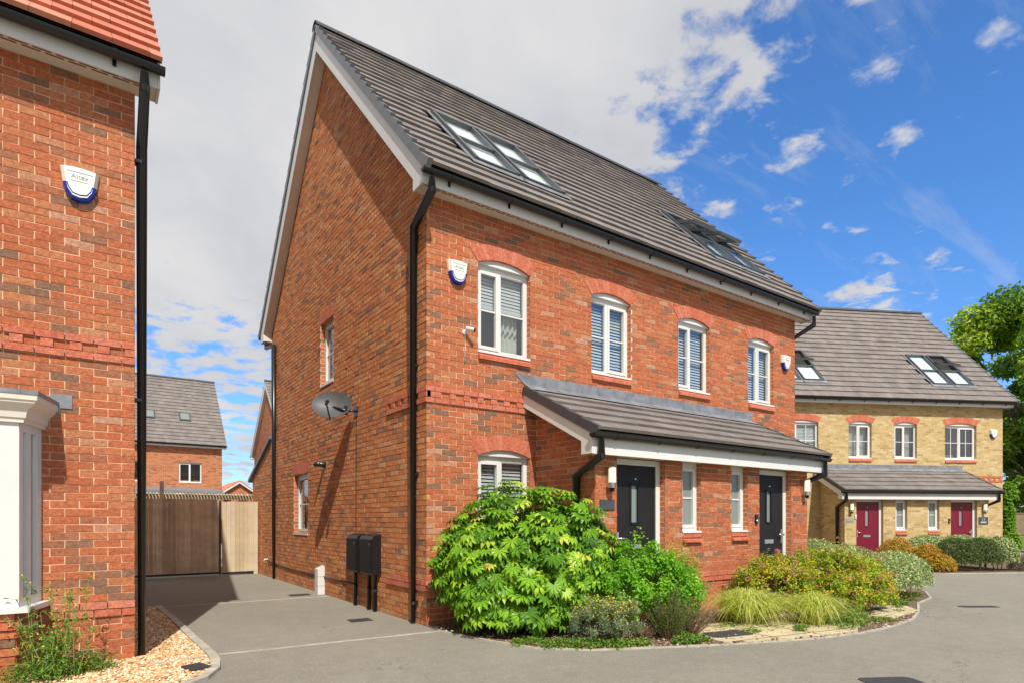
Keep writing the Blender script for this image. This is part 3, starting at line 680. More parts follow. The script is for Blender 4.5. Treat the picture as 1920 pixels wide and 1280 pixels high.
pipe(yel, [(YW+.14,-.345,5.66), (YW+.14,-.345,5.48), (YW+.055,.25,5.2), (YW+.055,.25,.02)], .034, (5.0,), (-1,0,0))

# --- houses beyond
def far_house(label, loc, W, D, ups, flat='flat_far', rls=(), tile='tile', verge=None, sides=('l','r')):
    return house('brick_house', label, loc, 0, W, D, (None,flat,flat), ups, None, (), tile, (.2,.2), (), (), None, rls, verge=verge, uparch=False)
farB = far_house('distant orange brick house with two small rooflights, beyond the timber gate', (-6.0,32.9,0), 9.1, 8., [(6.79,7.99,3.55,4.72,False,[(0,.5,True),(.5,1,False)],'none',''), (3.6,4.8,3.55,4.72,False,[(0,.5,True),(.5,1,False)],'none','')], rls=[])
for x in (6.95, 5.1, ):
    m = MB(); n_ = Vector((0,-SL,1)).normalized()
    def sp(x_, y_, h): return tuple(Vector((x_, y_, 5.78+SL*(y_+.42)))+n_*h)
    for (p,q,c,d,h) in ((x,x+.6,1.0,1.5,.09),):
        m.hexa([sp(p,c,0),sp(q,c,0),sp(q,d,0),sp(p,d,0),sp(p,c,h),sp(q,c,h),sp(q,d,h),sp(p,d,h)],0)
        m.hexa([sp(p+.07,c+.06,h),sp(q-.07,c+.06,h),sp(q-.07,d-.05,h),sp(p+.07,d-.05,h),sp(p+.07,c+.06,h+.01),sp(q-.07,c+.06,h+.01),sp(q-.07,d-.05,h+.01),sp(p+.07,d-.05,h+.01)],1)
    m.build('rooflight', ['rlframe','frost'], farB)
m = MB(); m.hexa([sp(4.6,2.6,0),sp(4.85,2.6,0),sp(4.85,2.72,0),sp(4.6,2.72,0),sp(4.6,2.6,.05),sp(4.85,2.6,.05),sp(4.85,2.72,.05),sp(4.6,2.72,.05)],0); m.build('roof_vent','rlframe',farB)
m = MB(); m.hexa([(1.0,-3.4,2.82),(8.6,-3.4,2.82),(8.6,0,3.1),(1.0,0,3.1),(1.0,-3.4,2.95),(8.6,-3.4,2.95),(8.6,0,3.25),(1.0,0,3.25)],0); m.box(1.1,8.5,-3.3,-3.2,0,2.82,1); m.build('conservatory', ['lead','flat_far'], farB)
farC = far_house('distant brick gable end peeping out behind the rear wall of the near house', (6.1,30.3,0), 8.8, 8., [])
# low red-roofed building
lo = thing('brick_house', 'far low brick building with red roof and white gable trim, just above the pale gate', 'house', (5.0,56.,0))
m = MB(); m.prism([(0,0),(7,0),(7,2.6),(3.5,4.9),(0,2.6)], 0, 6, lambda u,w,t: (u,t,w), 0); m.build('wall', 'flat_far', lo)
m = MB()
for a, b_ in (((-.3,2.4),(3.5,5.0)), ((7.3,2.4),(3.5,5.0))): m.prism([a,b_,(b_[0],b_[1]+.12),(a[0],a[1]+.12)], -.3, 6.3, lambda u,w,t: (u,t,w), 0)
m.build('roof', 'redtile', lo)
m = MB()
for a, b_ in (((-.3,2.4),(3.5,5.0)), ((7.3,2.4),(3.5,5.0))): m.prism([(a[0],a[1]-.15),(b_[0],b_[1]-.15),b_,a], -.34, -.3, lambda u,w,t: (u,t,w), 0)
m.build('barge_board', 'white', lo)
lo2 = thing('brick_house', 'far low building with plain red roof slope left of the white-trimmed gable', 'house', (-2.,60.,0))
m = MB(); m.box(0,9,0,6,0,2.7,0); m.build('wall','flat_far',lo2)
m = MB(); m.prism([(-.3,2.6),(6.3,2.6),(3,5.3)], -.3, 9.3, lambda u,w,t: (t,u,w), 0); m.build('roof','redtile',lo2)

# ------------------------------------------------------------------ wall-mounted things
def alarm(x, z, label, grp, txt=True, base=(0,0,0), rz=0., s=1.):
    t = thing('alarm_box', label, 'alarm box', (x, -.001, z) if rz == 0 else base, rz, grp)
    P = lambda pts: [(a*s, c*s) for a, c in pts]
    out = P([(-.155,.165),(-.05,.178),(.05,.178),(.155,.165),(.135,.02),(.115,-.07),(.07,-.135),(0,-.15),(-.07,-.135),(-.115,-.07),(-.135,.02)])
    m = MB()
    def lof(a, d0, b, d1, mi=0):
        n = len(a)
        for i in range(n): m.face([(a[i][0],d0,a[i][1]),(a[(i+1)%n][0],d0,a[(i+1)%n][1]),(b[(i+1)%n][0],d1,b[(i+1)%n][1]),(b[i][0],d1,b[i][1])], mi)
        m.face([(p[0],d1,p[1]) for p in b], mi)
    inn = [(a*.80, c*.84+.004) for a, c in out]
    lof(out, 0, [(a*.97,c*.97) for a, c in out], -.03); lof([(a*.97,c*.97) for a, c in out], -.03, inn, -.075)
    m.build('cover', 'alarm', t)
    b = MB(); k = P([(-.135,.0),(-.115,-.07),(-.07,-.135),(0,-.152),(.07,-.135),(.115,-.07),(.135,.0)]); ki = P([(-.095,.0),(-.082,-.045),(-.052,-.088),(0,-.098),(.052,-.088),(.082,-.045),(.095,.0)])
    for i in range(6):
        b.hexa([(k[i][0],-.004,k[i][1]),(k[i+1][0],-.004,k[i+1][1]),(ki[i+1][0],-.004,ki[i+1][1]),(ki[i][0],-.004,ki[i][1]),(k[i][0]*.96,-.06,k[i][1]*.97),(k[i+1][0]*.96,-.06,k[i+1][1]*.97),(ki[i+1][0],-.080,ki[i+1][1]),(ki[i][0],-.080,ki[i][1])],0)
    b.build('strobe_lens', 'blue', t)
    a = MB(); a.box(-.10*s,.10*s,-.0775,-.0765,.105*s,.112*s,0); a.box(-.07*s,.07*s,-.0775,-.0765,.022*s,.027*s,0); a.build('printed_line', 'text', t)
    if txt: text('Altex', .062*s, (0,-.078,.048*s), (math.pi/2,0,0), 'text', t, 'lettering')
    return t
def text(s, size, loc, rot, mat, parent, name):
    cu = bpy.data.curves.new(name, 'FONT'); cu.body = s; cu.size = size; cu.align_x = 'CENTER'; cu.extrude = .0005
    tmp = bpy.data.objects.new('tmp_text', cu); COL.objects.link(tmp)
    dg = bpy.context.evaluated_depsgraph_get(); me = bpy.data.meshes.new_from_object(tmp.evaluated_get(dg))
    COL.objects.unlink(tmp); bpy.data.objects.remove(tmp)
    me.materials.clear(); me.materials.append(M[mat])
    o = bpy.data.objects.new(name, me); COL.objects.link(o); o.parent = parent; o.location = loc; o.rotation_euler = rot
    return o
AG = 'alarm boxes fixed high on the house fronts'
alarm(.45, 4.69, 'cream and blue alarm box on the red brick wall left of the first upstairs window', AG)
alarm(8.37, 4.66, 'alarm box with blue base at the right end of the red brick front', AG)
alarm(-3.68, 4.55, 'largest alarm box, lettered, on the left house above its string course', AG)
def yl(x, y, z): ca, sa = math.cos(YA), math.sin(YA); return (y0x+x*ca-y*sa, y0y+x*sa+y*ca, z+YZ)
alarm(0, 0, 'white alarm box on the yellow brick wall near its right corner', AG, False, yl(9.25,-.002,4.66), YA)
# satellite dish
dz = thing('satellite_dish', 'grey oval satellite dish on an arm from the gable wall', 'satellite dish', (-.0,2.51,3.17))
# centre of dish in world ~ ( -.55, 2.9, 3.35 )
dn = Vector((-.46,-.80,.38)).normalized(); uh = dn.cross(Vector((0,0,1))).normalized(); uv = uh.cross(dn)
dc = Vector((-.36,.14,.10)); m = MB(); K, RR = 32, 8
def dp(i, j, o=0.): t = 2*math.pi*i/K; r = j/RR; return tuple(dc+uh*math.cos(t)*.32*r+uv*math.sin(t)*.25*r-dn*(.07*(1-r*r)+o))
for j in range(RR):
    for i in range(K):
        for o in (0., .004): m.face([dp(i,j,o),dp(i+1,j,o),dp(i+1,j+1,o),dp(i,j+1,o)] if j else [dp(i,0,o),dp(i+1,1,o),dp(i,1,o)], 0, .5, True)
m.build('reflector', 'dish', dz)
m = MB(); m.box(-.012,0,-.07,.07,-.08,.08,0); m.tube([(0,0,0),(-.14,.02,.0),(-.20,.02,.0),tuple(dc-dn*.09)], .02, 10); m.tube([(-.17,.02,-.07),(-.17,.02,.07)], .03, 10); m.build('wall_bracket', 'black', dz)
fo = dc+dn*.36-uv*.22; m = MB(); m.tube([tuple(dc-uv*.30), tuple(fo)], .013, 8); m.build('feed_arm', 'black', dz)
m = MB(); m.tube([tuple(fo-uv*.02), tuple(fo+uv*.04-dn*.02), tuple(fo+uv*.07-dn*.06)], [.022,.028,.034], 10); m.build('receiver_head', 'black', dz)
m = MB(); m.tube([(0,0,-.02),(.0,-.01,-.5),(-.004,0,-1.2),(-.004,.0,-2.0)], .006, 6); m.build('cable', 'black', dz)
# flue outlet on the gable
t = thing('flue_outlet', 'small black flue outlet on the gable wall left of the dish shadow', 'flue', (0,4.12,2.40))
m = MB(); m.tube([(0,0,0),(-.01,0,0)], .085, 16); m.tube([(-.0,0,0),(-.11,0,.02),(-.15,.01,.012),(-.19,.03,-.01)], [.05,.05,.045,.03], 12); m.build('outlet', 'black', t)
# meter boxes
for k, (ya, yb, za, zb) in enumerate(((2.10,2.56,.56,1.15), (1.48,1.98,.56,1.15))):
    t = thing('meter_box', ['black meter box on the gable wall, the one farther from the corner pipe', 'black meter box on the gable wall, the one nearer the corner pipe'][k], 'meter box', (0,(ya+yb)/2,0), 0, 'meter boxes on the gable wall')
    hw = (yb-ya)/2; m = MB()
    m.prism([(0,za),(-.14,za),(-.15,za+.02),(-.15,zb-.06),(-.12,zb-.01),(0,zb+.02)], -hw, hw, lambda u,w,q: (u,q,w), 0); m.build('cabinet', 'blackbox', t)
    m = MB(); m.box(-.158,-.15,-hw+.025,hw-.025,za+.03,zb-.075,0); m.build('cabinet_door', 'blackbox', t)
    m = MB(); m.tube([(-.163,-hw+.07,zb-.13),(-.157,-hw+.07,zb-.13)], .016, 10); m.build('lock', 'metal', t)
    for yy in ([.05] if k == 0 else [.08,-.16]):
        m = MB(); m.tube([(-.06,yy,za),(-.06,yy,.0)], .032, 10); m.tube([(-.06,yy,.30),(-.06,yy,.34)], .037, 10); m.build('conduit', 'black', t)
# white boxed pipe
t = thing('pipe_cover', 'white boxed pipe cover standing against the foot of the gable wall', 'pipe cover', (-.001,4.20,0))
m = MB()
for z0, z1 in ((0,.155),(.16,.325),(.33,.47)): m.box(-.13,0,-.09,.09,z0,z1,0,.5)
m.prism([(-.13,.47),(0,.47),(0,.53)], -.09, .09, lambda u,w,q: (u,q,w), 0); m.build('cover', 'white', t)
# cable along gable base
m = MB(); m.tube([(-.012,8.35,.36),(-.012,7.2,.34),(-.012,5.8,.315),(-.012,4.5,.33),(-.012,3.4,.335),(-.012,2.62,.33)], .012, 6)
m.build('wall_cable', 'black', None, label='dark cable running low along the brick gable wall', category='cable')
m = MB(); m.tube([(0,8.42,.42),(-.06,8.42,.42),(-.09,8.42,.38)], .018, 8); m.build('wall_tap', 'white', None, label='small white pipe stub low on the gable wall beside the pale gate', category='pipe')
# security camera
t = thing('security_camera', 'small white security camera with a hanging cable beside the first upstairs window', 'camera', (.60,-.0,3.93))
m = MB(); m.tube([(-.03,0,0),(-.03,-.02,0)], .035, 14); m.tube([(-.03,-.02,0),(-.02,-.07,.01),(.01,-.09,.02)], .014, 8); m.build('mount', 'white', t)
m = MB(); m.tube([(-.035,-.06,.035),(.05,-.13,.012)], .030, 14); m.build('camera_body', 'white', t)
m = MB(); m.tube([(.05,-.13,.012),(.062,-.14,.009)], .027, 14); m.build('lens', 'black', t)
m = MB(); m.tube([(-.03,-.015,-.03),(-.02,-.012,-.2),(-.03,-.012,-.36)], .006, 6); m.tube([(-.03,-.012,-.36),(-.03,-.012,-.40)], .011, 6); m.build('cable', 'white', t)
# lanterns, plaques, bells
def lamp(loc, rz, label):
    t = thing('wall_lantern', label, 'wall lamp', loc, rz, 'wall lanterns beside the front doors')
    m = MB(); m.tube([(0,-.085,-.06),(0,-.085,.14)], .052, 16); m.build('lamp_cover', 'lamp', t)
    m = MB(); m.tube([(0,-.085,-.13),(0,-.085,-.06)], .056, 16); m.tube([(0,-.085,.14),(0,-.085,.15)], .056, 16); m.box(-.035,.035,-.04,0,-.12,.13,0); m.build('lamp_body', 'metal', t)
    m = MB(); m.tube([(0,-.085,-.13),(0,-.085,-.165),(0,-.085,-.18)], [.035,.035,.02], 12); m.build('sensor', 'black', t)
lamp((2.03,-1.26,1.94), 0, 'steel wall lantern left of the nearest black front door')
lamp((6.82,-1.26,1.95), 0, 'steel wall lantern at the right end of the red brick porch')
lamp(yl(2.62,-1.26,1.94), YA, 'steel wall lantern left of the left burgundy door')
lamp(yl(7.56,-1.26,1.94), YA, 'steel wall lantern right of the right burgundy door')
def plaque(loc, rz, w, h, label, mat='slate', txt=None):
    t = thing('house_plaque', label, 'plaque', loc, rz, 'plaques beside the front doors')
    m = MB(); m.box(-w/2,w/2,-.014,0,-h/2,h/2,0); m.build('plate', mat, t)
    if txt:
        m = MB()
        for sx in (-1,1):
            m.tube([(sx*(w/2-.02),-.014,0),(sx*(w/2-.02),-.020,0)], .006, 8)
        m.build('fixing', 'metal', t)
        text(txt, .13, (0,-.0155,.0), (math.pi/2,0,0), 'white', t, 'number'); m = MB(); m.box(-.10,.10,-.0165,-.0145,-.045,-.028,0); m.box(-.12,.12,-.0165,-.0145,-.075,-.06,0); m.build('small_print','white',t)
plaque((2.015,-1.261,1.59), 0, .26, .135, 'blank dark slate plaque under the lantern of the nearest black door')
plaque(yl(2.60,-1.261,1.55), YA, .26, .12, 'small pale grey plaque left of the left burgundy door', 'metal')
plaque(yl(7.56,-1.261,1.52), YA, .36, .25, 'navy plaque with white number 11 right of the right burgundy door', 'slate', '11')
def bell(loc, rz, label, mat='black'):
    t = thing('doorbell', label, 'doorbell', loc, rz, 'doorbells beside the front doors')
    m = MB(); m.box(-.03,.03,-.03,0,-.075,.075,0); m.build('body', mat, t); m = MB(); m.tube([(0,-.03,-.03),(0,-.034,-.03)], .018, 12); m.build('button', 'metal', t)
bell((5.40,-1.26,1.40), 0, 'black doorbell on the brick left of the farther black door'); bell(yl(2.80,-1.26,1.66), YA, 'pale doorbell left of the left burgundy door', 'white'); bell(yl(6.26,-1.26,1.52), YA, 'dark doorbell left of the right burgundy door')
# ------------------------------------------------------------------ crow
cr = thing('crow', 'black crow perched on the ridge of the yellow brick house', 'bird', yl(3.40-.0,4.,10.42), YA+math.radians(20))
m = MB(); m.tube([(-.27,0,.03),(-.14,0,.08),(-.04,0,.13),(.05,0,.20),(.10,0,.27),(.13,0,.325),(.165,0,.34),(.18,0,.335)], [.012,.035,.07,.085,.062,.042,.036,.012], 12)
m.tube([(.165,0,.335),(.20,0,.332),(.235,0,.318)], [.018,.013,.003], 8)
for sy in (-.03,.03): m.tube([(.0,sy,.12),(.02,sy,.04),(.01,sy,.0)], [.016,.007,.006], 6)
for sy in (-1,1): m.face([(.06,sy*.075,.22),(-.02,sy*.085,.14),(-.24,sy*.03,.03),(-.08,sy*.07,.16)], 0)
m.build('body', 'black', cr)

# ------------------------------------------------------------------ ground
def asphalt():
    m, nt, p, o = newmat('worn_asphalt'); co = objco(nt)
    f = math_(nt, 'MULTIPLY_ADD', noise(nt, .45, 6, .65, co, .8), 2.8, -.9, clamp=True)
    c = mixc(nt, f, (.245,.226,.185), (.295,.274,.222))
    f2 = math_(nt, 'MULTIPLY_ADD', noise(nt, 5., 6, .75, co, .3), 2.6, -.8, clamp=True); c = mixc(nt, f2, mixc(nt, 1., c, (.84,.83,.82), 'MULTIPLY'), c)
    g = math_(nt, 'MULTIPLY_ADD', noise(nt, 75, 3, .8, co), 4.0, -1.4, clamp=True); c = mixc(nt, g, mixc(nt, 1., c, (.76,.75,.74), 'MULTIPLY'), c)
    v = N(nt, 'ShaderNodeTexVoronoi'); v.inputs['Scale'].default_value = 70; L(nt, co, v.inputs['Vector'])
    w = math_(nt, 'GREATER_THAN', N_r(nt, v.outputs['Color']), .93); c = mixc(nt, math_(nt, 'MULTIPLY', w, .22), c, (.50,.47,.41))
    s = math_(nt, 'MULTIPLY_ADD', noise(nt, .9, 6, .7, co, 1.6), 9., -5.9, clamp=True); c = mixc(nt, math_(nt, 'MULTIPLY', s, .42), c, (.13,.122,.11))
    s2 = math_(nt, 'MULTIPLY_ADD', noise(nt, 2.6, 3, .6, co, .4), 14., -10.3, clamp=True); c = mixc(nt, math_(nt, 'MULTIPLY', s2, .5), c, (.10,.095,.09))
    vc = N(nt, 'ShaderNodeTexVoronoi', feature='DISTANCE_TO_EDGE'); vc.inputs['Scale'].default_value = .33
    ad = N(nt, 'ShaderNodeVectorMath', operation='ADD'); nn = N(nt, 'ShaderNodeTexNoise'); nn.inputs['Scale'].default_value = 2.2; nn.inputs['Detail'].default_value = 5; L(nt, co, nn.inputs['Vector']); L(nt, co, ad.inputs[0]); L(nt, nn.outputs['Color'], ad.inputs[1]); L(nt, ad.outputs[0], vc.inputs['Vector'])
    cr = math_(nt, 'LESS_THAN', vc.outputs['Distance'], .0016); cr = math_(nt, 'MULTIPLY', cr, math_(nt, 'GREATER_THAN', noise(nt, .5, 2, .5, co), .52)); c = mixc(nt, math_(nt, 'MULTIPLY', cr, .55), c, (.08,.075,.07))
    L(nt, c, p.inputs['Base Color']); p.inputs['Roughness'].default_value = .92; bump(nt, p, noise(nt, 75, 5, .8, co), .6, .006); return m
def N_r(nt, c):
    q = N(nt, 'ShaderNodeSeparateColor'); L(nt, c, q.inputs[0]); return q.outputs[0]
M['asphalt'] = asphalt()
m = MB(); m.face([(-150,-60,0),(160,-60,0),(160,200,0),(-150,200,0)], 0); m.build('road', 'asphalt', None, kind='structure')
def strip(pts, w, z, h, name, mat, seg=.46, **tags):
    m = MB(); P = [Vector((*p,0)) for p in pts]; Q = [P[0]]
    for a, b in zip(P, P[1:]):
        n = max(1, int(round((b-a).length/seg)))
        Q += [a+(b-a)*(k+1)/n for k in range(n)]
    Ls = []
    for i, p in enumerate(Q):
        d = (Q[min(i+1,len(Q)-1)]-Q[max(i-1,0)]).normalized(); Ls.append((p, Vector((-d.y,d.x,0))*w/2, d))
    for (p, n, d), (q, n2, d2) in zip(Ls, Ls[1:]):
        e = (q-p).normalized()*.003; hh = h+rnd.uniform(-.003,.003); a, b, c, f = p+n+e, p-n+e, q-n2-e, q+n2-e
        m.hexa([(v.x,v.y,z-.01) for v in (a,b,c,f)]+[(v.x,v.y,z+hh) for v in (a,b,c,f)], 0)
    return m.build(name, mat, None, **tags)
strip([(-2.52,-.24),(-1.2,-.33),(-.06,-.41),(.25,-.50)], .045, 0, .006, 'edging_strip', 'concrete', kind='structure')
strip([(-2.62,3.96),(-1.4,3.86),(-.02,3.80)], .045, 0, .006, 'edging_strip', 'concrete', kind='structure')
kerb = [(-2.70,3.95),(-2.64,2.2),(-2.62,.9),(-2.60,.2),(-2.585,-.25),(-2.60,-.6),(-2.66,-.95),(-2.80,-1.25),(-3.05,-1.5),(-3.5,-1.72),(-4.3,-1.9)]
strip(kerb, .085, 0, .035, 'kerb', 'concrete', kind='structure')
strip([(-3.22,-.42),(-2.66,-.36)], .05, .0, .025, 'edging_strip', 'concrete', kind='structure')
strip([(-3.24,4.0),(-2.68,3.96)], .05, .0, .02, 'edging_strip', 'concrete', kind='structure')
def poly_obj(pts, z, name, mat, **tags):
    m = MB(); m.face([(x,y,z) for x,y in pts], 0, .5); return m.build(name, mat, None, **tags)
gb = [(-3.23,3.95),(-2.74,3.95),(-2.68,2.2),(-2.64,.2),(-2.63,-.5),(-2.72,-1.0),(-2.95,-1.38),(-3.5,-1.68),(-5.2,-1.9),(-6,-1.9),(-6,0),(-3.23,0)]
M['gravelbase'] = plain('gravel_base', (.40,.27,.15), .95, .4, 30, .6, 60)
poly_obj(gb, .006, 'gravel_bed', 'gravelbase', kind='structure')
M['gravel'] = rand_mat('pea_gravel', [(0,(.40,.19,.07)),(.3,(.58,.33,.14)),(.6,(.68,.46,.24)),(.85,(.78,.64,.44)),(1,(.82,.76,.66))], .7, 60, .2, var=.1)
def inpoly(x, y, P):
    c = False; n = len(P)
    for i in range(n):
        x0_,y0_ = P[i]; x1_,y1_ = P[(i+1)%n]
        if (y0_ > y) != (y1_ > y) and x < (x1_-x0_)*(y-y0_)/(y1_-y0_)+x0_: c = not c
    return c
def pebbles(poly, n, bx, smin, smax, name, mat, z=.006, **tags):
    oct_ = np.array([(1,0,0),(-1,0,0),(0,1,0),(0,-1,0),(0,0,1),(0,0,-1),(.6,.6,.6),(-.6,.6,.6),(-.6,-.6,.6),(.6,-.6,.6)], float)
    of = np.array([(0,6,4),(6,2,4),(2,7,4),(7,1,4),(1,8,4),(8,3,4),(3,9,4),(9,0,4),(0,2,6),(2,1,7),(1,3,8),(3,0,9)])
    V=[];F=[];R=[];k=0
    while k < n:
        x, y = NR.uniform(bx[0],bx[1]), NR.uniform(bx[2],bx[3])
        if not inpoly(x, y, poly): continue
        s = NR.uniform(smin,smax)*np.array([NR.uniform(.7,1.3),NR.uniform(.7,1.3),NR.uniform(.45,.8)]); a = NR.uniform(0,6.28)
        q = oct_*s*(1+NR.uniform(-.18,.18,(10,1))); c_, s_ = math.cos(a), math.sin(a)
        q = np.stack([q[:,0]*c_-q[:,1]*s_, q[:,0]*s_+q[:,1]*c_, q[:,2]],1)+np.array([x,y,z+s[2]*NR.uniform(.2,1.3)])
        V.append(q); F.append(of+10*k); R += [NR.random()]*12; k += 1
    return np_obj(name, np.concatenate(V), np.concatenate(F), R, mat, smooth=True, **tags)
pebbles(gb, 15000, (-4.6,-2.62,-1.95,3.95), .009, .019, 'gravel', 'gravel', kind='stuff', label='pale golden gravel spread in the bed beside the left house')
# planting bed in front of the main pair
edge = [(-.03,-.36),(.03,-.77),(.14,-1.3),(.32,-1.89),(.75,-2.32),(1.39,-2.62),(2.1,-2.95),(2.8,-3.2),(3.44,-3.40),(4.2,-3.52),(5.0,-3.52),(5.8,-3.42),(6.5,-3.22),(6.95,-3.05),(7.6,-2.8),(8.6,-2.62),(9.5,-2.2),(10.6,-1.2),(12.6,.2),(14.5,.7)]
M['soil'] = plain('bark_soil', (.15,.10,.068), .95, .5, 14, 1., 45)
poly_obj(edge+[(15.5,4.5),(8.78,4.5),(8.78,0),(6.98,0),(6.98,-1.26),(1.8,-1.26),(1.8,0),(0,0)], .008, 'planting_bed', 'soil', kind='structure')
strip(edge, .035, 0, .016, 'kerb', 'concrete', kind='structure')
# paving slabs
M['slab'] = rand_mat('buff_paving', [(0,(.50,.42,.25)),(1,(.58,.50,.33))], .9, 60, .4, var=.14, vscale=4)
def slabs(cells, label):
    m = MB()
    for q in cells: m.hexa([(*p,.0) for p in q]+[(*p,.03) for p in q], 0)
    return m.build('path', 'slab', None, kind='structure')
def qslab(o, a, b, nu, nv, skip=()):
    o, a, b = Vector(o), Vector(a), Vector(b); c = []
    for i in range(nu):
        for j in range(nv):
            if (i,j) in skip: continue
            g = .012; p = o+a*i+b*j; la, lb = a.normalized()*g, b.normalized()*g
            c.append([tuple(p), tuple(p+a-la), tuple(p+a+b-la-lb), tuple(p+b-lb)])
    return c
PP = [(2.2,-2.92),(2.6,-3.08),(2.97,-3.21),(3.5,-3.36),(4.15,-3.45),(4.5,-3.3),(4.4,-2.2),(2.25,-2.05)]
m = MB(); m.prism(PP, 0, .028, lambda u,v,q: (u,v,q), 0, .3); m.build('path', 'slab', None, kind='structure')
m = MB()
for (a, b) in (((2.22,-2.44),(4.4,-2.80)), ((2.30,-2.98),(4.3,-3.34)), ((2.93,-2.1),(2.90,-3.17)), ((3.55,-2.2),(3.52,-3.34)), ((4.1,-2.2),(4.06,-3.42)), ((2.24,-2.16),(4.4,-2.42))):
    A, B = Vector((*a,0)), Vector((*b,0)); n_ = (B-A).normalized(); n_ = Vector((-n_.y,n_.x,0))*.010
    m.hexa([(v.x,v.y,.02) for v in (A+n_,A-n_,B-n_,B+n_)]+[(v.x,v.y,.0295) for v in (A+n_,A-n_,B-n_,B+n_)], 0)
m.build('path', 'soil', None, kind='structure')
slabs(qslab((5.55,-3.28),(.55,.05),(-.1,.52),2,2)+[[(6.68,-3.12),(6.95,-2.88),(6.8,-2.7),(6.6,-2.7)]], '')
def cover(cx, cy, w, h, rz, label, rounded=False, z=.006, dark='cover'):
    t = thing('drain_cover', label, 'drain cover', (cx,cy,0), rz, 'covers set flush in the ground')
    m = MB()
    if rounded:
        P = [(w/2-.07+.07*math.cos(a)*1. if c_ else 0, 0) for a in () for c_ in ()]; P = []
        for sx, sy, a0 in ((1,1,0),(-1,1,90),(-1,-1,180),(1,-1,270)):
            for k in range(4): a = math.radians(a0+30*k); P.append((sx*(w/2-.07)+.07*math.cos(a), sy*(h/2-.07)+.07*math.sin(a)))
        m.prism(P, 0, z, lambda u,v,q: (u,v,q), 0)
    else: m.box(-w/2,w/2,-h/2,h/2,0,z,0)
    m.build('lid', dark, t)
    f = MB()
    if not rounded:
        for k in range(int(h/.045)): f.box(-w/2+.03,w/2-.03,-h/2+.03+k*.045,-h/2+.045+k*.045,z,z+.003,0)
        f.build('grate', dark, t)
cover(-.54,.945,.30,.24,math.radians(-4),'square black drain cover on the drive near the corner pipe'); cover(-.42,4.25,.36,.26,math.radians(-4),'black drain cover on the drive beside the white pipe cover')
cover(2.62,-2.68,.60,.30,math.radians(-12),'dark oblong cover in the buff paving between the heather and the grasses',True,.036); cover(6.15,-2.75,.62,.16,math.radians(-5),'narrow dark cover in the far paving patch beside the clipped hedge',True,.036)
cover(8.0,-3.5,.62,.18,math.radians(-35),'dark iron cover in the open road at the right',True,.005); cover(2.0,-4.78,.5,.4,math.radians(-30),'dark cover in the road at the bottom edge',True,.005); cover(-2.80,-.84,.17,.22,math.radians(20),'black plastic drain grate lying in the gravel by the kerb',z=.045)

# ------------------------------------------------------------------ gate, fences
def boards(mb, x0, x1, y, z0, z1, w, mi=0, th=.02):
    x = x0
    while x < x1-.01:
        b = min(x+w-.004, x1); d = rnd.uniform(-.003,.003); mb.box(x, b, y+d, y+th+d, z0+rnd.uniform(0,.004), z1+rnd.uniform(-.004,.004), mi); x += w
g = thing('timber_gate', 'wide weathered brown boarded drive gate on a black metal frame', 'gate', (-3.2,9.30,0))
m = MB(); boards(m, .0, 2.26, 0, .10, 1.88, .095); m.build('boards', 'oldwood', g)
m = MB(); m.box(0,2.30,.0,.05,.045,.095,0); m.box(2.262,2.30,-.03,.05,.03,1.86,0); m.box(0,2.3,.022,.05,1.60,1.65,0); m.build('frame', 'black', g)
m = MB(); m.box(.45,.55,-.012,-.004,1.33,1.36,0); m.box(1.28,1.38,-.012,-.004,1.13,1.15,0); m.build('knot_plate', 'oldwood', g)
g = thing('timber_gate', 'narrow pale new boarded side gate beside the brick wall', 'gate', (-.90,9.30,0))
m = MB(); boards(m, .03, .76, 0, .08, 1.83, .10); m.box(.765,.86,-.02,.06,.0,1.84,0); m.build('boards', 'newwood', g)
m = MB(); m.box(.02,.76,.0,.05,.03,.072,0); m.box(.05,.22,-.006,.03,1.845,1.875,0); m.box(.4,.62,-.006,.03,1.845,1.87,0); m.build('frame', 'black', g)
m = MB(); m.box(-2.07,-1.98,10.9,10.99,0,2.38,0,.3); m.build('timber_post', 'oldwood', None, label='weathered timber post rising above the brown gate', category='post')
pg = thing('garden_shelter', 'pale timber garden shelter with flat roof behind the gates', 'shelter', (-3.4,12.2,0))
m = MB(); m.box(0,4.6,0,.06,1.96,2.09,0); [m.box(x,x+.09,.06,.15,0,2.0,0) for x in (.1,1.6,3.1,4.4)]; m.build('frame', 'newwood', pg)
m = MB()
for i in range(60): m.box(-.1+i*.08,-.1+i*.08+.05,-.12,2.4,2.095,2.135,0)
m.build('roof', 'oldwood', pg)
fx = thing('timber_fence', 'brown close-boarded fence at the far right edge behind the climbing plant', 'fence', (28.3,1.1,0), math.radians(-35))
m = MB(); boards(m, -1.2, 6, 0, .1, 1.62, .12); m.build('boards', 'fencewood', fx)
m = MB(); m.box(-1.2,6,-.03,.0,.75,.83,0); m.box(-1.2,6,-.03,.05,1.62,1.66,0); [m.box(x,x+.1,-.05,.05,0,1.68,0) for x in (-1.15,.7,2.6,4.5)]; m.build('rails', 'fencewood', fx)

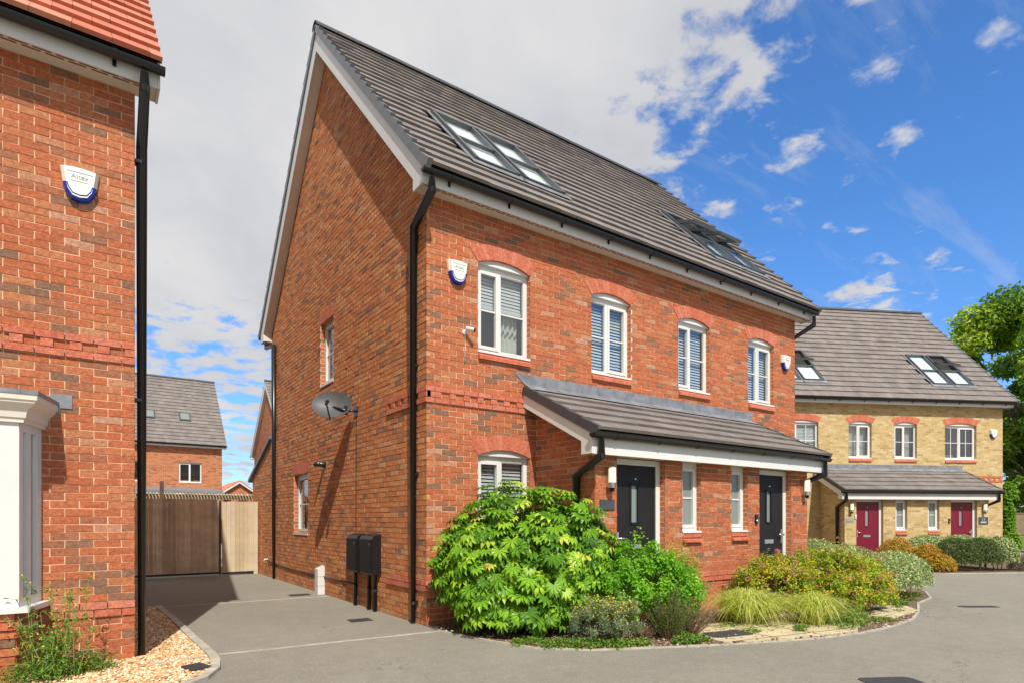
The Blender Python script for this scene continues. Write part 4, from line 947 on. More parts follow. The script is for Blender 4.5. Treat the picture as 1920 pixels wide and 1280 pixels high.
# ------------------------------------------------------------------ plants
def leafset(P, Nn, Ln, Wd, droop=.25, spin=None):
    """P points, Nn normals; each leaf a folded diamond of 2 quads -> tri-pairs; returns V,F"""
    n = len(P); a = NR.normal(size=(n,3)); T = a-(a*Nn).sum(1,keepdims=True)*Nn; T /= np.linalg.norm(T,axis=1,keepdims=True)+1e-9
    B = np.cross(Nn, T); Ln = np.asarray(Ln)*np.ones(n); Wd = np.asarray(Wd)*np.ones(n); Ln = Ln[:,None]; Wd = Wd[:,None]
    v0 = P; v1 = P+T*Ln*.45+B*Wd*.5+Nn*Wd*.12; v2 = P+T*Ln-Nn*Ln*droop; v3 = P+T*Ln*.45-B*Wd*.5+Nn*Wd*.12
    V = np.stack([v0,v1,v2,v3],1).reshape(-1,3); i = np.arange(n)*4
    F = np.concatenate([np.stack([i,i+1,i+2],1), np.stack([i,i+2,i+3],1)]); return V, F
def unit(v): return v/(np.linalg.norm(v,axis=1,keepdims=True)+1e-9)
def lump(D, seed):
    r = np.random.default_rng(seed); s = 0
    for k in range(7):
        w = r.normal(size=3)*(2+k*1.1); s = s+np.sin(D@w+r.uniform(0,6.28))/(1.6+k*.45)
    return s/2.6
def blobpts(blobs, n, seed, shell=.22, lumpy=.12, upper=-.35):
    """points & outward normals over ellipsoids: (cx,cy,cz, rx,ry,rz, rot)"""
    P=[];Q=[]; A = np.array([b[3]*b[4]+b[5]*(b[3]+b[4]) for b in blobs]); A = A/A.sum()
    for b, a in zip(blobs, A):
        k = int(n*a); D = unit(NR.normal(size=(k*2,3))); D = D[D[:,2] > upper][:k]; k = len(D)
        rr = (1-np.abs(NR.normal(size=k))*shell)*(1+lumpy*lump(D,seed)); S = np.array(b[3:6]); X = D*S*rr[:,None]; nn = unit(D/S)
        c,s = math.cos(b[6]), math.sin(b[6]); Rm = np.array([[c,-s,0],[s,c,0],[0,0,1]])
        P.append(X@Rm.T+np.array(b[:3])); Q.append(nn@Rm.T)
    P = np.concatenate(P); Q = np.concatenate(Q); ok = P[:,2] > .02; return P[ok], Q[ok]
def leafmat(name, stops, rough=.45, transl=.35, var=.15, spec=.5): return rand_mat(name, stops, rough, 40, 0, transl, spec, 5., var)
def foliage(name, part, blobs, n, ln, wd, mat, seed, label, cat, shell=.22, lumpy=.12, up=.5, jit=.6, upper=-.35, droop=.25, group=None, stems=8, stemcol='stem', clip=None, extra=None, loc=None, clumps=0, crad=.09):
    loc = loc or (blobs[0][0], blobs[0][1], 0.); t = thing(name, label, cat, loc, 0, group)
    if clumps:
        Pc, Qc = blobpts(blobs, clumps, seed, .16, lumpy, upper); k = max(1, int(n/len(Pc))); r0 = np.repeat(NR.uniform(.6,1.3,len(Pc))*crad, k)
        D = unit(NR.normal(size=(len(r0),3))); up_ = np.repeat(NR.uniform(.7,1.9,len(Pc)), k)
        P = np.repeat(Pc,k,0)+D*(r0*(NR.random(len(r0))**.45))[:,None]*np.stack([np.ones(len(r0)),np.ones(len(r0)),up_],1); Q = unit(D*.6+np.repeat(Qc,k,0)*.7)
        cr = np.repeat(NR.random(len(Pc)),k); ok = P[:,2] > .02; P, Q, cr = P[ok], Q[ok], cr[ok]
    else: P, Q = blobpts(blobs, n, seed, shell, lumpy, upper); cr = None
    if clip is not None:
        k = clip(P); P, Q = P[k], Q[k]
        if cr is not None: cr = cr[k]
    Nn = unit(Q*.8+np.array([0,0,up])+NR.normal(size=P.shape)*jit)
    s = NR.uniform(.7,1.25,len(P)); V, F = leafset(P, Nn, ln*s, wd*s, droop); R = NR.random(len(P))
    if cr is not None: R = np.clip(.55*cr+.6*R-.08, 0, 1)
    R = np.concatenate([R,R])
    np_obj(part, V-np.array(loc), F, R, mat, t)
    m = MB()
    for i in range(stems):
        b = blobs[i % len(blobs)]; a = rnd.uniform(0,6.28); q = rnd.uniform(.3,.8)
        p1 = Vector((b[0]+math.cos(a)*b[3]*q*.8, b[1]+math.sin(a)*b[4]*q*.8, b[2]+b[5]*.35)); p0 = Vector((b[0]+math.cos(a)*b[3]*.2, b[1]+math.sin(a)*b[4]*.2, 0)); lo_ = Vector(loc)
        pm = (p0+p1)/2+Vector((rnd.uniform(-.05,.05),rnd.uniform(-.05,.05),.05)); m.tube([p0-lo_,pm-lo_,p1-lo_], [.014,.010,.005], 5)
    if stems: m.build('stem', stemcol, t)
    if extra: extra(t, P, Q, Vector(loc))
    return t
M['stem'] = plain('brown_stem', (.14,.09,.05), .8); M['greenstem'] = plain('green_stem', (.20,.30,.06), .6)
VR = math.atan2(-.576,.817)      # direction along the camera's right
# big glossy palmate shrub
M['fatsia'] = leafmat('glossy_palmate_leaf', [(0,(.03,.09,.010)),(.3,(.09,.24,.014)),(.65,(.22,.44,.022)),(.88,(.40,.60,.04)),(.97,(.60,.64,.08)),(1,(.50,.30,.10))], .40, .28, .14, .35)
def fatsia():
    t = thing('palmate_shrub', 'large glossy shrub with hand-shaped leaves at the corner of the red brick house', 'shrub', (.88,-.95,0))
    blobs = [(.86,-.98,.80,1.08,.72,1.04,VR), (1.30,-1.30,.75,.62,.55,.85,VR), (.38,-.62,.70,.55,.45,.72,VR), (.62,-1.05,.35,.75,.55,.45,VR)]
    P, Q = blobpts(blobs, 2300, 5, .17, .20, -.5)
    ok = (P[:,1] < -.06) & ((P[:,0] < 1.72) | (P[:,1] < -1.33)); P, Q = P[ok], Q[ok]
    # keep points that are outside the other ellipsoids' cores
    V=[];F=[];R=[];c=0; m = MB(); lo_ = Vector((.88,-.95,0))
    for p, q in zip(P, Q):
        n = q*.85+np.array([0,0,.8])+NR.normal(size=3)*.24; n /= np.linalg.norm(n)
        out = q-np.dot(q,n)*n+NR.normal(size=3)*.15; out -= np.dot(out,n)*n; out /= np.linalg.norm(out)+1e-9; b = np.cross(n,out)
        s = NR.uniform(.095,.18); nl = NR.choice([8,9,9]); rv = NR.beta(2,2); ctr = p
        for k in range(nl):
            a = (k-(nl-1)/2)/(nl-1)*2*2.15; d = out*math.cos(a)+b*math.sin(a); w = np.cross(n,d); l = s*(1-.28*abs(a)/2.15)*NR.uniform(.92,1.08)
            v = [ctr, ctr+d*l*.36+w*l*.085, ctr+d*l*.70+w*l*.165+n*l*.04, ctr+d*l-n*l*.24, ctr+d*l*.70-w*l*.165+n*l*.04, ctr+d*l*.36-w*l*.085, ctr+d*l*.66+n*l*.0]
            V += v; F += [(c,c+1,c+6),(c+1,c+2,c+6),(c+2,c+3,c+6),(c+3,c+4,c+6),(c+4,c+5,c+6),(c+5,c,c+6)]; R += [min(1,max(0,rv+NR.uniform(-.05,.05)))]*6; c += 7
        if NR.random() < .6:
            e = Vector(p)-lo_; f = Vector(p-q*.28+np.array([0,0,-.10]))-lo_; m.tube([f,(e+f)/2+Vector((0,0,-.02)),e], .0035, 4, cap=False)
    np_obj('leaves', np.array(V)-np.array(lo_), F, R, 'fatsia', t)
    m.build('leaf_stalks', 'greenstem', t)
    m = MB()
    for i in range(14):
        a = rnd.uniform(0,6.28); q = rnd.uniform(.1,.5); m.tube([(math.cos(a)*.15,math.sin(a)*.1,0),(math.cos(a)*.5*q,math.sin(a)*.4*q-.05,.4),(math.cos(a)*1.3*q,math.sin(a)*.8*q-.1,1.0)], [.022,.017,.010], 6)
    m.build('stem', 'stem', t)
fatsia()
M['bright'] = leafmat('bright_green_leaf', [(0,(.10,.28,.010)),(.5,(.20,.48,.02)),(1,(.36,.64,.05))], .5, .45)
foliage('leafy_shrub', 'leaves', [(1.95,-1.88,.55,.62,.42,.62,VR),(2.25,-2.0,.45,.5,.4,.5,VR),(1.55,-1.85,.42,.45,.4,.5,VR)], 15000, .042, .028, 'bright', 21, 'bright green small-leaved shrub in front of the nearest black door', 'shrub', shell=.16, lumpy=.22, clip=lambda P: P[:,1] < -1.42, clumps=230, crad=.085)
M['wispy'] = leafmat('wispy_yellow_green_leaf', [(0,(.16,.30,.02)),(.6,(.34,.50,.04)),(1,(.55,.50,.08))], .5, .4)
foliage('wispy_shrub', 'leaves', [(2.62,-1.95,.62,.30,.24,.46,VR)], 2600, .034, .014, 'wispy', 22, 'thin yellow-green wispy shrub against the brick right of the nearest door', 'shrub', shell=.35, lumpy=.3)
# heather-like spiky evergreen & its dry half
def spiky(name, c, n, hmin, hmax, spread, lean, mat, label, cat, nl=34, seed=3, w=.004, ll=.022):
    t = thing(name, label, cat, (c[0],c[1],0)); V=[];F=[];R=[];k=0; m = MB()
    for i in range(n):
        a = NR.uniform(0,6.28); q = NR.uniform(0,1)**.6; h = NR.uniform(hmin,hmax)*(1-.35*q); base = np.array([math.cos(a)*spread*.25*q, math.sin(a)*spread*.25*q, 0])
        tip = base+np.array([math.cos(a)*spread*q+lean[0]*h, math.sin(a)*spread*q+lean[1]*h, h]); mid = (base+tip)/2+np.array([0,0,.06*h])
        m.tube([base,mid,tip], [.004,.003,.0015], 4, cap=False)
        for j in range(nl):
            f = .25+.75*j/nl; p = base*(1-f)**2+2*mid*f*(1-f)+tip*f*f; d = (tip-base)/np.linalg.norm(tip-base)*.8+NR.normal(size=3)*.55; d /= np.linalg.norm(d); s = np.cross(d, NR.normal(size=3)); s /= np.linalg.norm(s)
            l = ll*NR.uniform(.7,1.3); V += [p-s*w*.5, p+s*w*.5, p+d*l]; F.append((k,k+1,k+2)); R.append(NR.random()); k += 3
    np_obj('leaves', V, F, R, mat, t); m.build('stem', 'stem', t); return t
M['heather'] = leafmat('dark_needle_leaf', [(0,(.05,.10,.015)),(.5,(.10,.20,.02)),(1,(.24,.34,.05))], .6, .3); M['dry'] = leafmat('dry_brown_leaf', [(0,(.18,.10,.06)),(.5,(.36,.22,.13)),(1,(.50,.36,.22))], .8, .2)
spiky('heather_shrub', (1.88,-2.42), 130, .4, .72, .26, (.10,-.03), 'heather', 'upright dark green needle-leaved heather at the front of the bed', 'shrub', 46, w=.007, ll=.03)
spiky('dry_heather', (2.25,-2.40), 90, .3, .55, .30, (.25,-.0), 'dry', 'dry brown leggy heather leaning beside the green one', 'shrub', 26, w=.006)
spiky('dry_heather', (1.60,-2.25), 60, .15, .30, .18, (0,0), 'dry', 'low reddish brown dried plant between the yellow-topped plant and the heather', 'shrub', 26, w=.006)
M['silver'] = leafmat('silver_green_leaf', [(0,(.10,.17,.07)),(.5,(.22,.30,.15)),(1,(.42,.48,.32))], .6, .25); M['yellowfl'] = leafmat('yellow_flower', [(0,(.45,.42,.05)),(.5,(.70,.58,.06)),(1,(.78,.70,.20))], .6, .3)
def yflow(t, P, Q, lo_):
    k = (P[:,2] > .30+NR.normal(size=len(P))*.06-.12*(P[:,0]-1.15)) & (NR.random(len(P)) < .32); p = P[k]+np.array([0,0,.02]); V, F = leafset(p, unit(NR.normal(size=p.shape)*.5+np.array([0,0,1])), .022, .02); np_obj('flowers', V-np.array(lo_), F, np.tile(NR.random(len(p)),2), 'yellowfl', t, kind='stuff')
foliage('curry_plant', 'leaves', [(1.05,-2.10,.20,.30,.24,.26,VR),(1.28,-2.22,.24,.24,.22,.26,VR)], 8000, .034, .007, 'silver', 23, 'silvery low bush with yellow flower heads in front of the palmate shrub', 'shrub', shell=.3, lumpy=.3, extra=yflow, stems=4, clumps=90, crad=.07)
# spiraea with pink flowers
M['spir'] = leafmat('gold_green_leaf', [(0,(.08,.20,.012)),(.30,(.22,.40,.02)),(.6,(.46,.52,.03)),(.84,(.68,.58,.05)),(.94,(.66,.36,.09)),(1,(.60,.22,.10))], .5, .35); M['pink'] = leafmat('pink_flower', [(0,(.50,.15,.12)),(.5,(.66,.30,.22)),(.85,(.60,.22,.20)),(1,(.72,.08,.34))], .7, .3)
def pflow(num):
    def f(t, P, Q, lo_):
        idx = NR.choice(len(P), num); pp=[]; 
        for i in idx:
            if Q[i][2] < -.1: continue
            pp.append(P[i]+Q[i]*.045+np.array([0,-.01,.02])+NR.normal(size=(16,3))*np.array([.022,.022,.009]))
        p = np.concatenate(pp); V, F = leafset(p, unit(NR.normal(size=p.shape)*.5+np.array([0,0,1])), .024, .020); R = np.repeat(NR.random(len(pp)),16)
        np_obj('flowers', V-np.array(lo_), F, np.tile(R,2), 'pink', t, kind='stuff')
    return f
foliage('spiraea_bush', 'leaves', [(5.0,-1.95,.36,.75,.5,.42,VR)], 9000, .05, .024, 'spir', 24, 'golden-green bush with pink flowers against the brick beside the farther black door', 'shrub', shell=.2, lumpy=.2, extra=pflow(150), clip=lambda P: P[:,1] < -1.35, clumps=150, crad=.10)
foliage('spiraea_bush', 'leaves', [(6.2,-2.5,.32,.50,.40,.40,VR),(5.85,-2.35,.38,.72,.6,.50,VR),(5.75,-2.0,.45,.7,.5,.42,VR),(5.35,-2.72,.28,.5,.34,.36,VR),(5.9,-2.85,.24,.36,.28,.32,VR)], 17000, .05, .024, 'spir', 25, 'larger golden bush with pink flowers in front of the clipped variegated hedge', 'shrub', shell=.2, lumpy=.18, extra=pflow(190), clip=lambda P: P[:,1] < -1.35, clumps=280, crad=.10)
M['var'] = leafmat('variegated_leaf', [(0,(.10,.20,.05)),(.35,(.22,.34,.10)),(.6,(.42,.50,.25)),(.85,(.64,.68,.44)),(1,(.68,.66,.18))], .45, .3)
foliage('clipped_hedge', 'leaves', [(7.3,-2.35,.34,.42,.34,.42,0),(7.9,-2.40,.34,.5,.34,.42,0),(7.9,-1.95,.36,.55,.50,.46,0),(8.6,-2.25,.34,.6,.36,.42,0),(8.7,-1.95,.36,.65,.45,.46,0),(9.2,-1.75,.34,.45,.42,.42,0),(8.2,-1.3,.42,.8,.7,.50,0),(8.5,-.5,.48,.9,.8,.52,0),(9.6,.4,.48,.8,.8,.52,.4)], 30000, .045, .024, 'var', 26, 'clipped silver-variegated hedge rounding the corner beyond the porch', 'hedge', shell=.13, lumpy=.05, jit=.75, clip=lambda P: (P[:,0] > 7.06))
# ornamental grasses
M['grass'] = leafmat('yellow_green_blade', [(0,(.28,.38,.04)),(.4,(.50,.58,.09)),(.8,(.70,.72,.22)),(1,(.78,.76,.40))], .5, .4)
def grass(c, n, r, h, label, seed, name='grass_clump', mat='grass', w=.006, grp='arching grass clumps in the bed'):
    t = thing(name, label, 'grass', (c[0],c[1],0), 0, grp); V=[];F=[];R=[];k=0
    for i in range(n):
        a = NR.uniform(0,6.28); q = NR.uniform(.15,1); hh = h*NR.uniform(.6,1.1)*(1-.25*q); rr = r*q*NR.uniform(.8,1.15); d = np.array([math.cos(a),math.sin(a),0]); s = np.array([-d[1],d[0],0])*w*NR.uniform(.6,1.3)
        b = d*r*.40*q*NR.uniform(.3,1); K = 6; rv = NR.random(); dr = NR.choice([NR.uniform(.5,.7),NR.uniform(.75,.99)]); rr *= NR.uniform(.35,1.25); cu = NR.normal()*.22
        for j in range(K):
            f = j/(K-1); p = b+d*rr*f**1.3+np.array([-d[1],d[0],0])*rr*cu*f*f+np.array([0,0,hh*4*(f*dr)*(1-f*dr)*.98-.0+.02]); ww = s*(1-f*.85); V += [p-ww, p+ww]
            if j: F.append((k+2*j-2,k+2*j-1,k+2*j+1,k+2*j)); R.append(rv)
        k += 2*K
    np_obj('blades', V, F, R, mat, t); return t
grass((3.62,-2.28), 2300, .68, .46, 'pale yellow-green grass clump on the left, beside the paving', 31)
grass((4.25,-2.85), 1500, .56, .42, 'greener arching grass clump at the front between paving and pink-flowered bush', 32)
# ground cover along the edge
M['gcov'] = leafmat('ground_cover_leaf', [(0,(.05,.13,.015)),(.5,(.12,.27,.02)),(.85,(.24,.40,.04)),(1,(.40,.30,.08))], .5, .3)
def cover_leaves(paths, label):
    P = []
    for (x, y, r, n, h) in paths:
        a = NR.uniform(0,6.28,n); q = np.sqrt(NR.random(n))*r; P.append(np.stack([x+np.cos(a)*q, y+np.sin(a)*q*.7, .015+NR.random(n)*h*(1-.6*q/r)],1))
    P = np.concatenate(P); V, F = leafset(P, unit(NR.normal(size=P.shape)*.5+np.array([0,0,1])), NR.uniform(.02,.045,len(P)), NR.uniform(.012,.026,len(P)))
    np_obj('ground_cover', V, F, np.tile(NR.random(len(P)),2), 'gcov', None, kind='stuff', label=label)
cover_leaves([(.42,-1.65,.22,500,.08),(.62,-1.95,.25,700,.09),(.85,-2.15,.25,800,.10),(1.15,-2.35,.22,600,.10),(1.35,-2.45,.16,380,.10),(1.85,-2.68,.18,480,.14),(2.05,-2.72,.16,320,.10),(3.0,-2.75,.14,180,.07),(4.5,-3.15,.3,700,.12),(4.9,-3.1,.3,700,.14),(5.15,-2.85,.3,600,.2),(3.55,-3.05,.10,160,.06),(3.75,-2.95,.12,200,.07),(6.3,-3.05,.1,60,.05),(7.2,-2.68,.18,300,.07),(7.9,-2.5,.22,300,.08),(8.6,-2.3,.25,300,.08),(2.3,-2.15,.2,200,.1),(3.1,-2.35,.14,120,.06),(6.7,-2.85,.12,100,.07),(2.7,-1.8,.15,140,.14),(3.05,-1.95,.15,160,.2),(5.3,-3.25,.2,220,.05),(4.2,-3.3,.16,160,.04)], 'low green weeds and ground cover along the front edge of the bed')
M['mulch'] = rand_mat('bark_chips', [(0,(.10,.055,.035)),(.5,(.24,.14,.09)),(.85,(.36,.24,.16)),(1,(.60,.55,.46))], .9, 40, .2, var=.1)
pebbles(edge[:13]+[(6.9,-1.3),(1.8,-1.3),(1.8,0),(0,0)], 5200, (0,6.9,-3.6,-.1), .008, .022, 'bark_mulch', 'mulch', z=.008, kind='stuff', label='brown bark mulch over the soil of the front bed')
pebbles([(1.2,-2.9),(2.5,-3.4),(4.5,-3.75),(6.9,-3.3),(6.8,-2.6),(4.3,-2.9),(2.3,-2.2)], 160, (1.2,7,-3.8,-2.2), .005, .014, 'leaf_litter', 'mulch', z=.03, kind='stuff', label='scattered bark and grit on the paving and road edge')
# hedges in front of the yellow pair
M['darkhedge'] = leafmat('dark_hedge_leaf', [(0,(.03,.07,.015)),(.5,(.07,.14,.03)),(.85,(.16,.22,.06)),(1,(.30,.24,.10))], .5, .25); M['orange'] = leafmat('orange_gold_leaf', [(0,(.20,.24,.02)),(.4,(.52,.42,.03)),(.8,(.66,.34,.06)),(1,(.60,.16,.10))], .5, .35)
def yw(x, y): v = yl(x, y, 0); return v[0], v[1]
def YB(lst): return [(*yw(x,y),z,a,b,c,YA) for x,y,z,a,b,c in lst]
foliage('hedge', 'leaves', YB([(3.1,-3.9,.44,.75,.5,.52),(4.1,-3.9,.44,.7,.5,.52)]), 9000, .06, .035, 'var', 41, 'rounded pale-flecked hedge under the small windows of the yellow house', 'hedge', shell=.14, jit=.7)
foliage('hedge', 'leaves', YB([(2.95,-4.95,.38,.62,.5,.54),(3.65,-4.95,.38,.55,.5,.54)]), 15000, .045, .02, 'darkhedge', 42, 'dark brownish clipped hedge before the right burgundy door', 'hedge', shell=.14, jit=.7)
foliage('hedge', 'leaves', YB([(4.30,-4.9,.42,.42,.5,.52),(4.4,-4.3,.44,.42,.5,.50)]), 8000, .055, .035, 'var', 43, 'light green hedge end at the right of the dark clipped hedge', 'hedge', shell=.13, jit=.7)
foliage('golden_bush', 'leaves', YB([(2.05,-4.95,.28,.36,.42,.46),(1.7,-4.3,.34,.45,.5,.55),(2.3,-5.2,.16,.32,.3,.30)]), 8000, .06, .03, 'orange', 44, 'orange and gold bush between the clipped hedges by the yellow house', 'shrub', shell=.2)
M['lav'] = leafmat('lavender_leaf', [(0,(.14,.15,.10)),(.5,(.26,.24,.20)),(1,(.42,.30,.36))], .7, .2)
foliage('lavender_bush', 'leaves', YB([(4.9,-5.1,.14,.45,.4,.34),(5.7,-5.0,.16,.6,.5,.40)]), 7000, .06, .012, 'lav', 45, 'greyish lavender bush at the far right beyond the hedge end', 'shrub', shell=.3)
M['climb'] = leafmat('climber_leaf', [(0,(.06,.18,.01)),(.5,(.18,.40,.02)),(1,(.36,.56,.05))], .5, .4)
foliage('climbing_plant', 'leaves', YB([(9.98,.15,1.2,.24,.25,1.25),(10.05,.15,2.3,.30,.25,.5),(10.0,.0,.5,.30,.3,.5)]), 6500, .10, .06, 'climb', 46, 'bright green climbing plant at the right corner of the yellow house', 'climber', shell=.25, lumpy=.25)
poly_obj([yw(x,y) for x,y in ((1.3,-5.1),(1.9,-5.65),(4.2,-5.75),(7.5,-5.6),(16,-5.0),(16,-.5),(1.3,-.5))], .010, 'planting_bed', 'soil', kind='structure')
strip([yw(x,y) for x,y in ((1.3,-5.1),(1.9,-5.65),(4.2,-5.75),(7.5,-5.6),(16,-5.0))], .07, 0, .02, 'kerb', 'concrete', kind='structure')
# weeds at the bay
def weed():
    t = thing('flowering_weed', 'tall straggly weed with tiny yellow flowers under the white bay window', 'weed', (-3.88,-.45,0)); m = MB(); P=[];Y=[]
    for i in range(26):
        a = NR.uniform(0,6.28); h = NR.uniform(.25,.95); s = NR.uniform(.05,.26); b = Vector((NR.uniform(-.12,.2),NR.uniform(-.15,.05),0)); e = b+Vector((math.cos(a)*s,math.sin(a)*s*.6-.03,h)); c = (b+e)/2+Vector((math.cos(a)*.02,0,.08)); pts = [b*(1-f)**2+c*2*f*(1-f)+e*f*f for f in (0,.25,.5,.75,1)]
        m.tube(pts, [.005,.004,.0035,.003,.002], 5, cap=False)
        for j in range(7):
            f = NR.uniform(.25,1); p = b*(1-f)**2+c*2*f*(1-f)+e*f*f; q = p+Vector((NR.normal()*.06,NR.normal()*.05,NR.uniform(.02,.10))); m.tube([p,q], [.002,.0012], 4, cap=False)
            for k in range(5): w = p+(q-p)*NR.random(); P.append(w)
            if NR.random() < .5: Y.append(q)
        for k in range(int(26*max(.2,1-h))+6): f = NR.uniform(0,.6); P.append(b*(1-f)**2+c*2*f*(1-f)+e*f*f+Vector(NR.normal(size=3)*.02))
    P = np.array([tuple(p) for p in P]); V, F = leafset(P, unit(NR.normal(size=P.shape)+np.array([0,-.3,.6])), NR.uniform(.02,.05,len(P)), NR.uniform(.008,.018,len(P))); np_obj('leaves', V, F, np.tile(NR.random(len(P)),2), 'gcov', t)
    Y = np.array([tuple(p) for p in Y for _ in range(3)]); V, F = leafset(Y+NR.normal(size=Y.shape)*.004, unit(NR.normal(size=Y.shape)), .016, .014); np_obj('flowers', V, F, np.tile(NR.random(len(Y)),2), 'yellowfl', t, kind='stuff'); m.build('stem', 'greenstem', t)
weed()
foliage('low_weed', 'leaves', [(-3.62,-.35,.06,.25,.16,.14,0),(-3.95,-.55,.08,.3,.2,.16,0)], 1500, .045, .012, 'gcov', 51, 'low green and dry weeds spreading over the gravel at the foot of the left house', 'weed', shell=.4, stems=0)

# ------------------------------------------------------------------ trees
M['treeleaf'] = leafmat('tree_leaf', [(0,(.07,.17,.014)),(.4,(.17,.33,.022)),(.75,(.29,.46,.035)),(1,(.44,.56,.07))], .5, .35); M['darkleaf'] = leafmat('dark_tree_leaf', [(0,(.03,.09,.010)),(.5,(.09,.22,.016)),(1,(.22,.38,.03))], .5, .3); M['bark'] = plain('tree_bark', (.13,.10,.07), .9, .3, 6, .8, 20)
def tree(loc, H, R, n, mat, seed, label, clumps=60, ls=.3, zlo=.18, grp='trees behind the yellow house'):
    r_ = np.random.default_rng(seed); t = thing('broadleaf_tree', label, 'tree', loc, 0, grp); C_=[]
    while len(C_) < clumps:
        d = r_.normal(size=3); d /= np.linalg.norm(d); q = r_.uniform(.45,1)**.6; c = np.array([d[0]*R*q, d[1]*R*q, H*(zlo+1)/2+d[2]*H*(1-zlo)/2*q])
        if c[2] > H*zlo*.9: C_.append((c, r_.uniform(.14,.26)*R))
    P=[];Q=[];RV=[]; per = n//clumps
    for c, s in C_:
        D = unit(r_.normal(size=(per,3))); rad = s*(1-np.abs(r_.normal(size=per))*.28); P.append(c+D*rad[:,None]*np.array([1.1,1.1,.75])); Q.append(D); RV.append(np.clip(r_.normal(.5,.16)+r_.normal(size=per)*.2,0,1))
    P = np.concatenate(P); Q = np.concatenate(Q); V, F = leafset(P, unit(Q*.5+np.array([0,0,.5])+r_.normal(size=P.shape)*.6), ls*r_.uniform(.6,1.2,len(P)), ls*.55); np_obj('crown', V, F, np.tile(np.concatenate(RV),2), mat, t)
    m = MB(); m.tube([(0,0,-.1),(.05,0,H*.25),(0,.1,H*.5),(.1,0,H*.75)], [H*.03,H*.024,H*.016,H*.006], 9)
    for c, s in C_[::3]: z0 = min(c[2]*.6, H*.6); m.tube([(.03,0,z0),tuple((c+np.array([0,0,z0]))/2),tuple(c)], [H*.008,H*.005,H*.002], 5, cap=False)
    m.build('trunk', 'bark', t)
tree((40.5,3.4,0), 14.9, 6.0, 56000, 'treeleaf', 3, 'tall pale green tree rising behind the right end of the yellow house roof', 90, .30)
tree((35.,2.2,0), 8.5, 3.0, 22000, 'darkleaf', 4, 'dark tree in the gap between the yellow wall and the picture edge', 50, .26, .05)
tree((33.5,-1.5,0), 6.0, 2.8, 18000, 'treeleaf', 5, 'low bushy tree overhanging the brown fence at the right', 40, .22, .22)
tree((44.,-1.,0), 10., 4., 20000, 'darkleaf', 6, 'darker tree farther back at the right picture edge', 60, .32, .05)

# ------------------------------------------------------------------ light, sky, camera
LD = Vector((-.27,-.80,1.)).normalized()
sun = bpy.data.lights.new('sun', 'SUN'); sun.energy = 4.0; sun.angle = math.radians(.55); sun.color = (1.,.95,.86)
so = bpy.data.objects.new('sun', sun); COL.objects.link(so); so.rotation_euler = LD.to_track_quat('Z','Y').to_euler()
wd = bpy.data.worlds.new('World'); SC.world = wd; wd.use_nodes = True; nt = wd.node_tree
for n in list(nt.nodes): nt.nodes.remove(n)
out = N(nt, 'ShaderNodeOutputWorld'); bg = N(nt, 'ShaderNodeBackground'); L(nt, bg.outputs[0], out.inputs[0]); bg.inputs[1].default_value = .145
sk = N(nt, 'ShaderNodeTexSky'); sk.sky_type = 'NISHITA'; sk.sun_disc = False; sk.sun_elevation = math.asin(LD.z); sk.sun_rotation = math.atan2(LD.x, LD.y); sk.air_density = 1.; sk.dust_density = .3; sk.ozone_density = 2.
tc = N(nt, 'ShaderNodeTexCoord'); vn = N(nt, 'ShaderNodeVectorMath', operation='NORMALIZE'); L(nt, tc.outputs['Generated'], vn.inputs[0]); Dv = vn.outputs[0]
Fw = Vector((.5764,.8171,0)); Rt = Vector((.8171,-.5764,0)); fpx = 1133.
def pd(px, py): return (Fw+Rt*((px-960)/fpx)+Vector((0,0,(972-py)/fpx))).normalized()
def dot(v):
    n = N(nt, 'ShaderNodeVectorMath', operation='DOT_PRODUCT'); L(nt, Dv, n.inputs[0]); n.inputs[1].default_value = tuple(v); return n.outputs['Value']
n0 = pd(1560,0).cross(pd(1260,380)).normalized()
if n0.dot(pd(700,100)) < 0: n0 = -n0
sx = N(nt, 'ShaderNodeSeparateXYZ'); L(nt, Dv, sx.inputs[0])
zz = math_(nt, 'ADD', math_(nt, 'MAXIMUM', sx.outputs[2], 0.), .16)
pl = N(nt, 'ShaderNodeVectorMath', operation='DIVIDE'); cbz = N(nt, 'ShaderNodeCombineXYZ'); [L(nt, zz, cbz.inputs[i]) for i in range(3)]; L(nt, Dv, pl.inputs[0]); L(nt, cbz.outputs[0], pl.inputs[1]); PV = pl.outputs[0]
n_a = noise(nt, 10., 9, .56, PV, .2); n_b = noise(nt, 1.3, 4, .5, PV)
cov = math_(nt, 'MULTIPLY_ADD', dot(n0), 2.6, .23)
cov = math_(nt, 'MAXIMUM', math_(nt, 'MINIMUM', cov, .34), -.75)
cov = math_(nt, 'ADD', cov, math_(nt, 'MULTIPLY_ADD', n_a, 2.7, -1.36)); cov = math_(nt, 'ADD', cov, math_(nt, 'MULTIPLY_ADD', n_b, .5, -.25))
back = math_(nt, 'MULTIPLY', math_(nt, 'SUBTRACT', dot((-Fw.x,-Fw.y,.0)), .0, clamp=True), 4.5)  # extra unseen cloud added behind the camera to pale window reflections and fill
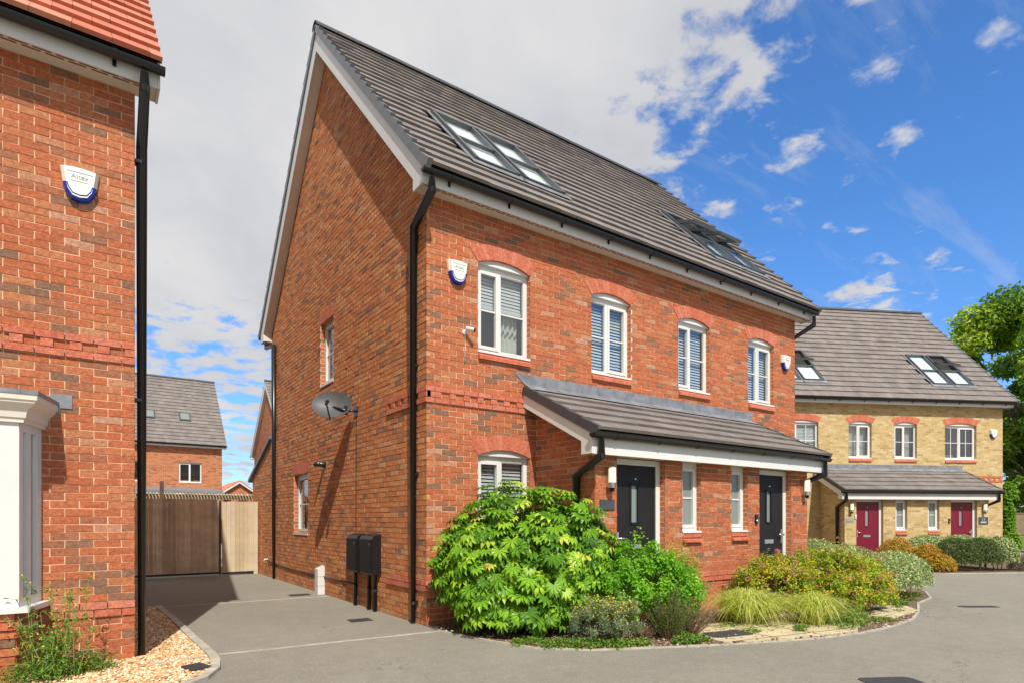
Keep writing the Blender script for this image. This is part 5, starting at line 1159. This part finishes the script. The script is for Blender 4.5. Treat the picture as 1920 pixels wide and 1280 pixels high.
# thinner towards the horizon at the left so blue gaps show
hz = math_(nt, 'MULTIPLY', math_(nt, 'SUBTRACT', .25, sx.outputs[2], clamp=True), -.62); cov = math_(nt, 'ADD', cov, hz)
blob = lambda px, py, r: math_(nt, 'MULTIPLY_ADD', math_(nt, 'SUBTRACT', dot(pd(px,py)), math.cos(r)), 1/(1-math.cos(r)), 0., clamp=True)
solid = math_(nt, 'MULTIPLY', math_(nt, 'SUBTRACT', dot(n0), .07, clamp=True), 5.); solid = math_(nt, 'MULTIPLY', solid, math_(nt, 'MULTIPLY', math_(nt, 'SUBTRACT', sx.outputs[2], .27, clamp=True), 6., clamp=True)); cov = math_(nt, 'ADD', cov, solid)
cov = math_(nt, 'ADD', cov, math_(nt, 'MULTIPLY', blob(1720,600,.12), .75)); cov = math_(nt, 'ADD', cov, math_(nt, 'MULTIPLY', blob(1600,575,.06), .5))
cov = math_(nt, 'ADD', cov, back)
mask = math_(nt, 'MULTIPLY', cov, 1.9, clamp=True)
mr_ = N(nt, 'ShaderNodeMapRange', interpolation_type='SMOOTHSTEP'); L(nt, mask, mr_.inputs[0]); mask = mr_.outputs[0]
# faint cirrus
mp_ = N(nt, 'ShaderNodeMapping'); mp_.inputs['Scale'].default_value = (1.,5.,1.); mp_.inputs['Rotation'].default_value = (0,0,math.radians(65)); L(nt, PV, mp_.inputs[0])
cir = math_(nt, 'MULTIPLY_ADD', noise(nt, 1.6, 8, .62, mp_.outputs[0], .4), 1.3, -.66, clamp=True)
mask = math_(nt, 'MAXIMUM', mask, math_(nt, 'MINIMUM', cir, .5))
tz = math_(nt, 'MULTIPLY', math_(nt, 'SUBTRACT', .38, sx.outputs[2], clamp=True), 3., clamp=True)
skc = mixc(nt, 1., sk.outputs[0], mixc(nt, tz, (.42,.74,1.08), (.46,.66,.93)), 'MULTIPLY')
shade = math_(nt, 'MULTIPLY_ADD', noise(nt, 1.6, 6, .55, PV, .3), 2.4, -.7, clamp=True)
cc = mixc(nt, shade, (2.75,2.85,3.1), (4.2,4.15,4.15))
L(nt, mixc(nt, mask, skc, cc), bg.inputs[0])

cam = bpy.data.cameras.new('camera'); co_ = bpy.data.objects.new('camera', cam); COL.objects.link(co_); SC.camera = co_
co_.location = CAMX; cam.sensor_fit = 'HORIZONTAL'; cam.sensor_width = 36; cam.lens = 36*1133/1920; cam.shift_y = (972-640)/1920; cam.clip_end = 1000; cam.clip_start = .05
co_.rotation_euler = (math.pi/2, 0, math.atan2(-Fw.x, Fw.y))
SC.view_settings.view_transform = 'Standard'; SC.view_settings.look = 'None'; SC.view_settings.gamma = 1.; SC.view_settings.exposure = .42
SC.cycles.max_bounces = 6; SC.cycles.transparent_max_bounces = 8; SC.cycles.use_denoising = True; SC.cycles.sample_clamp_indirect = 6
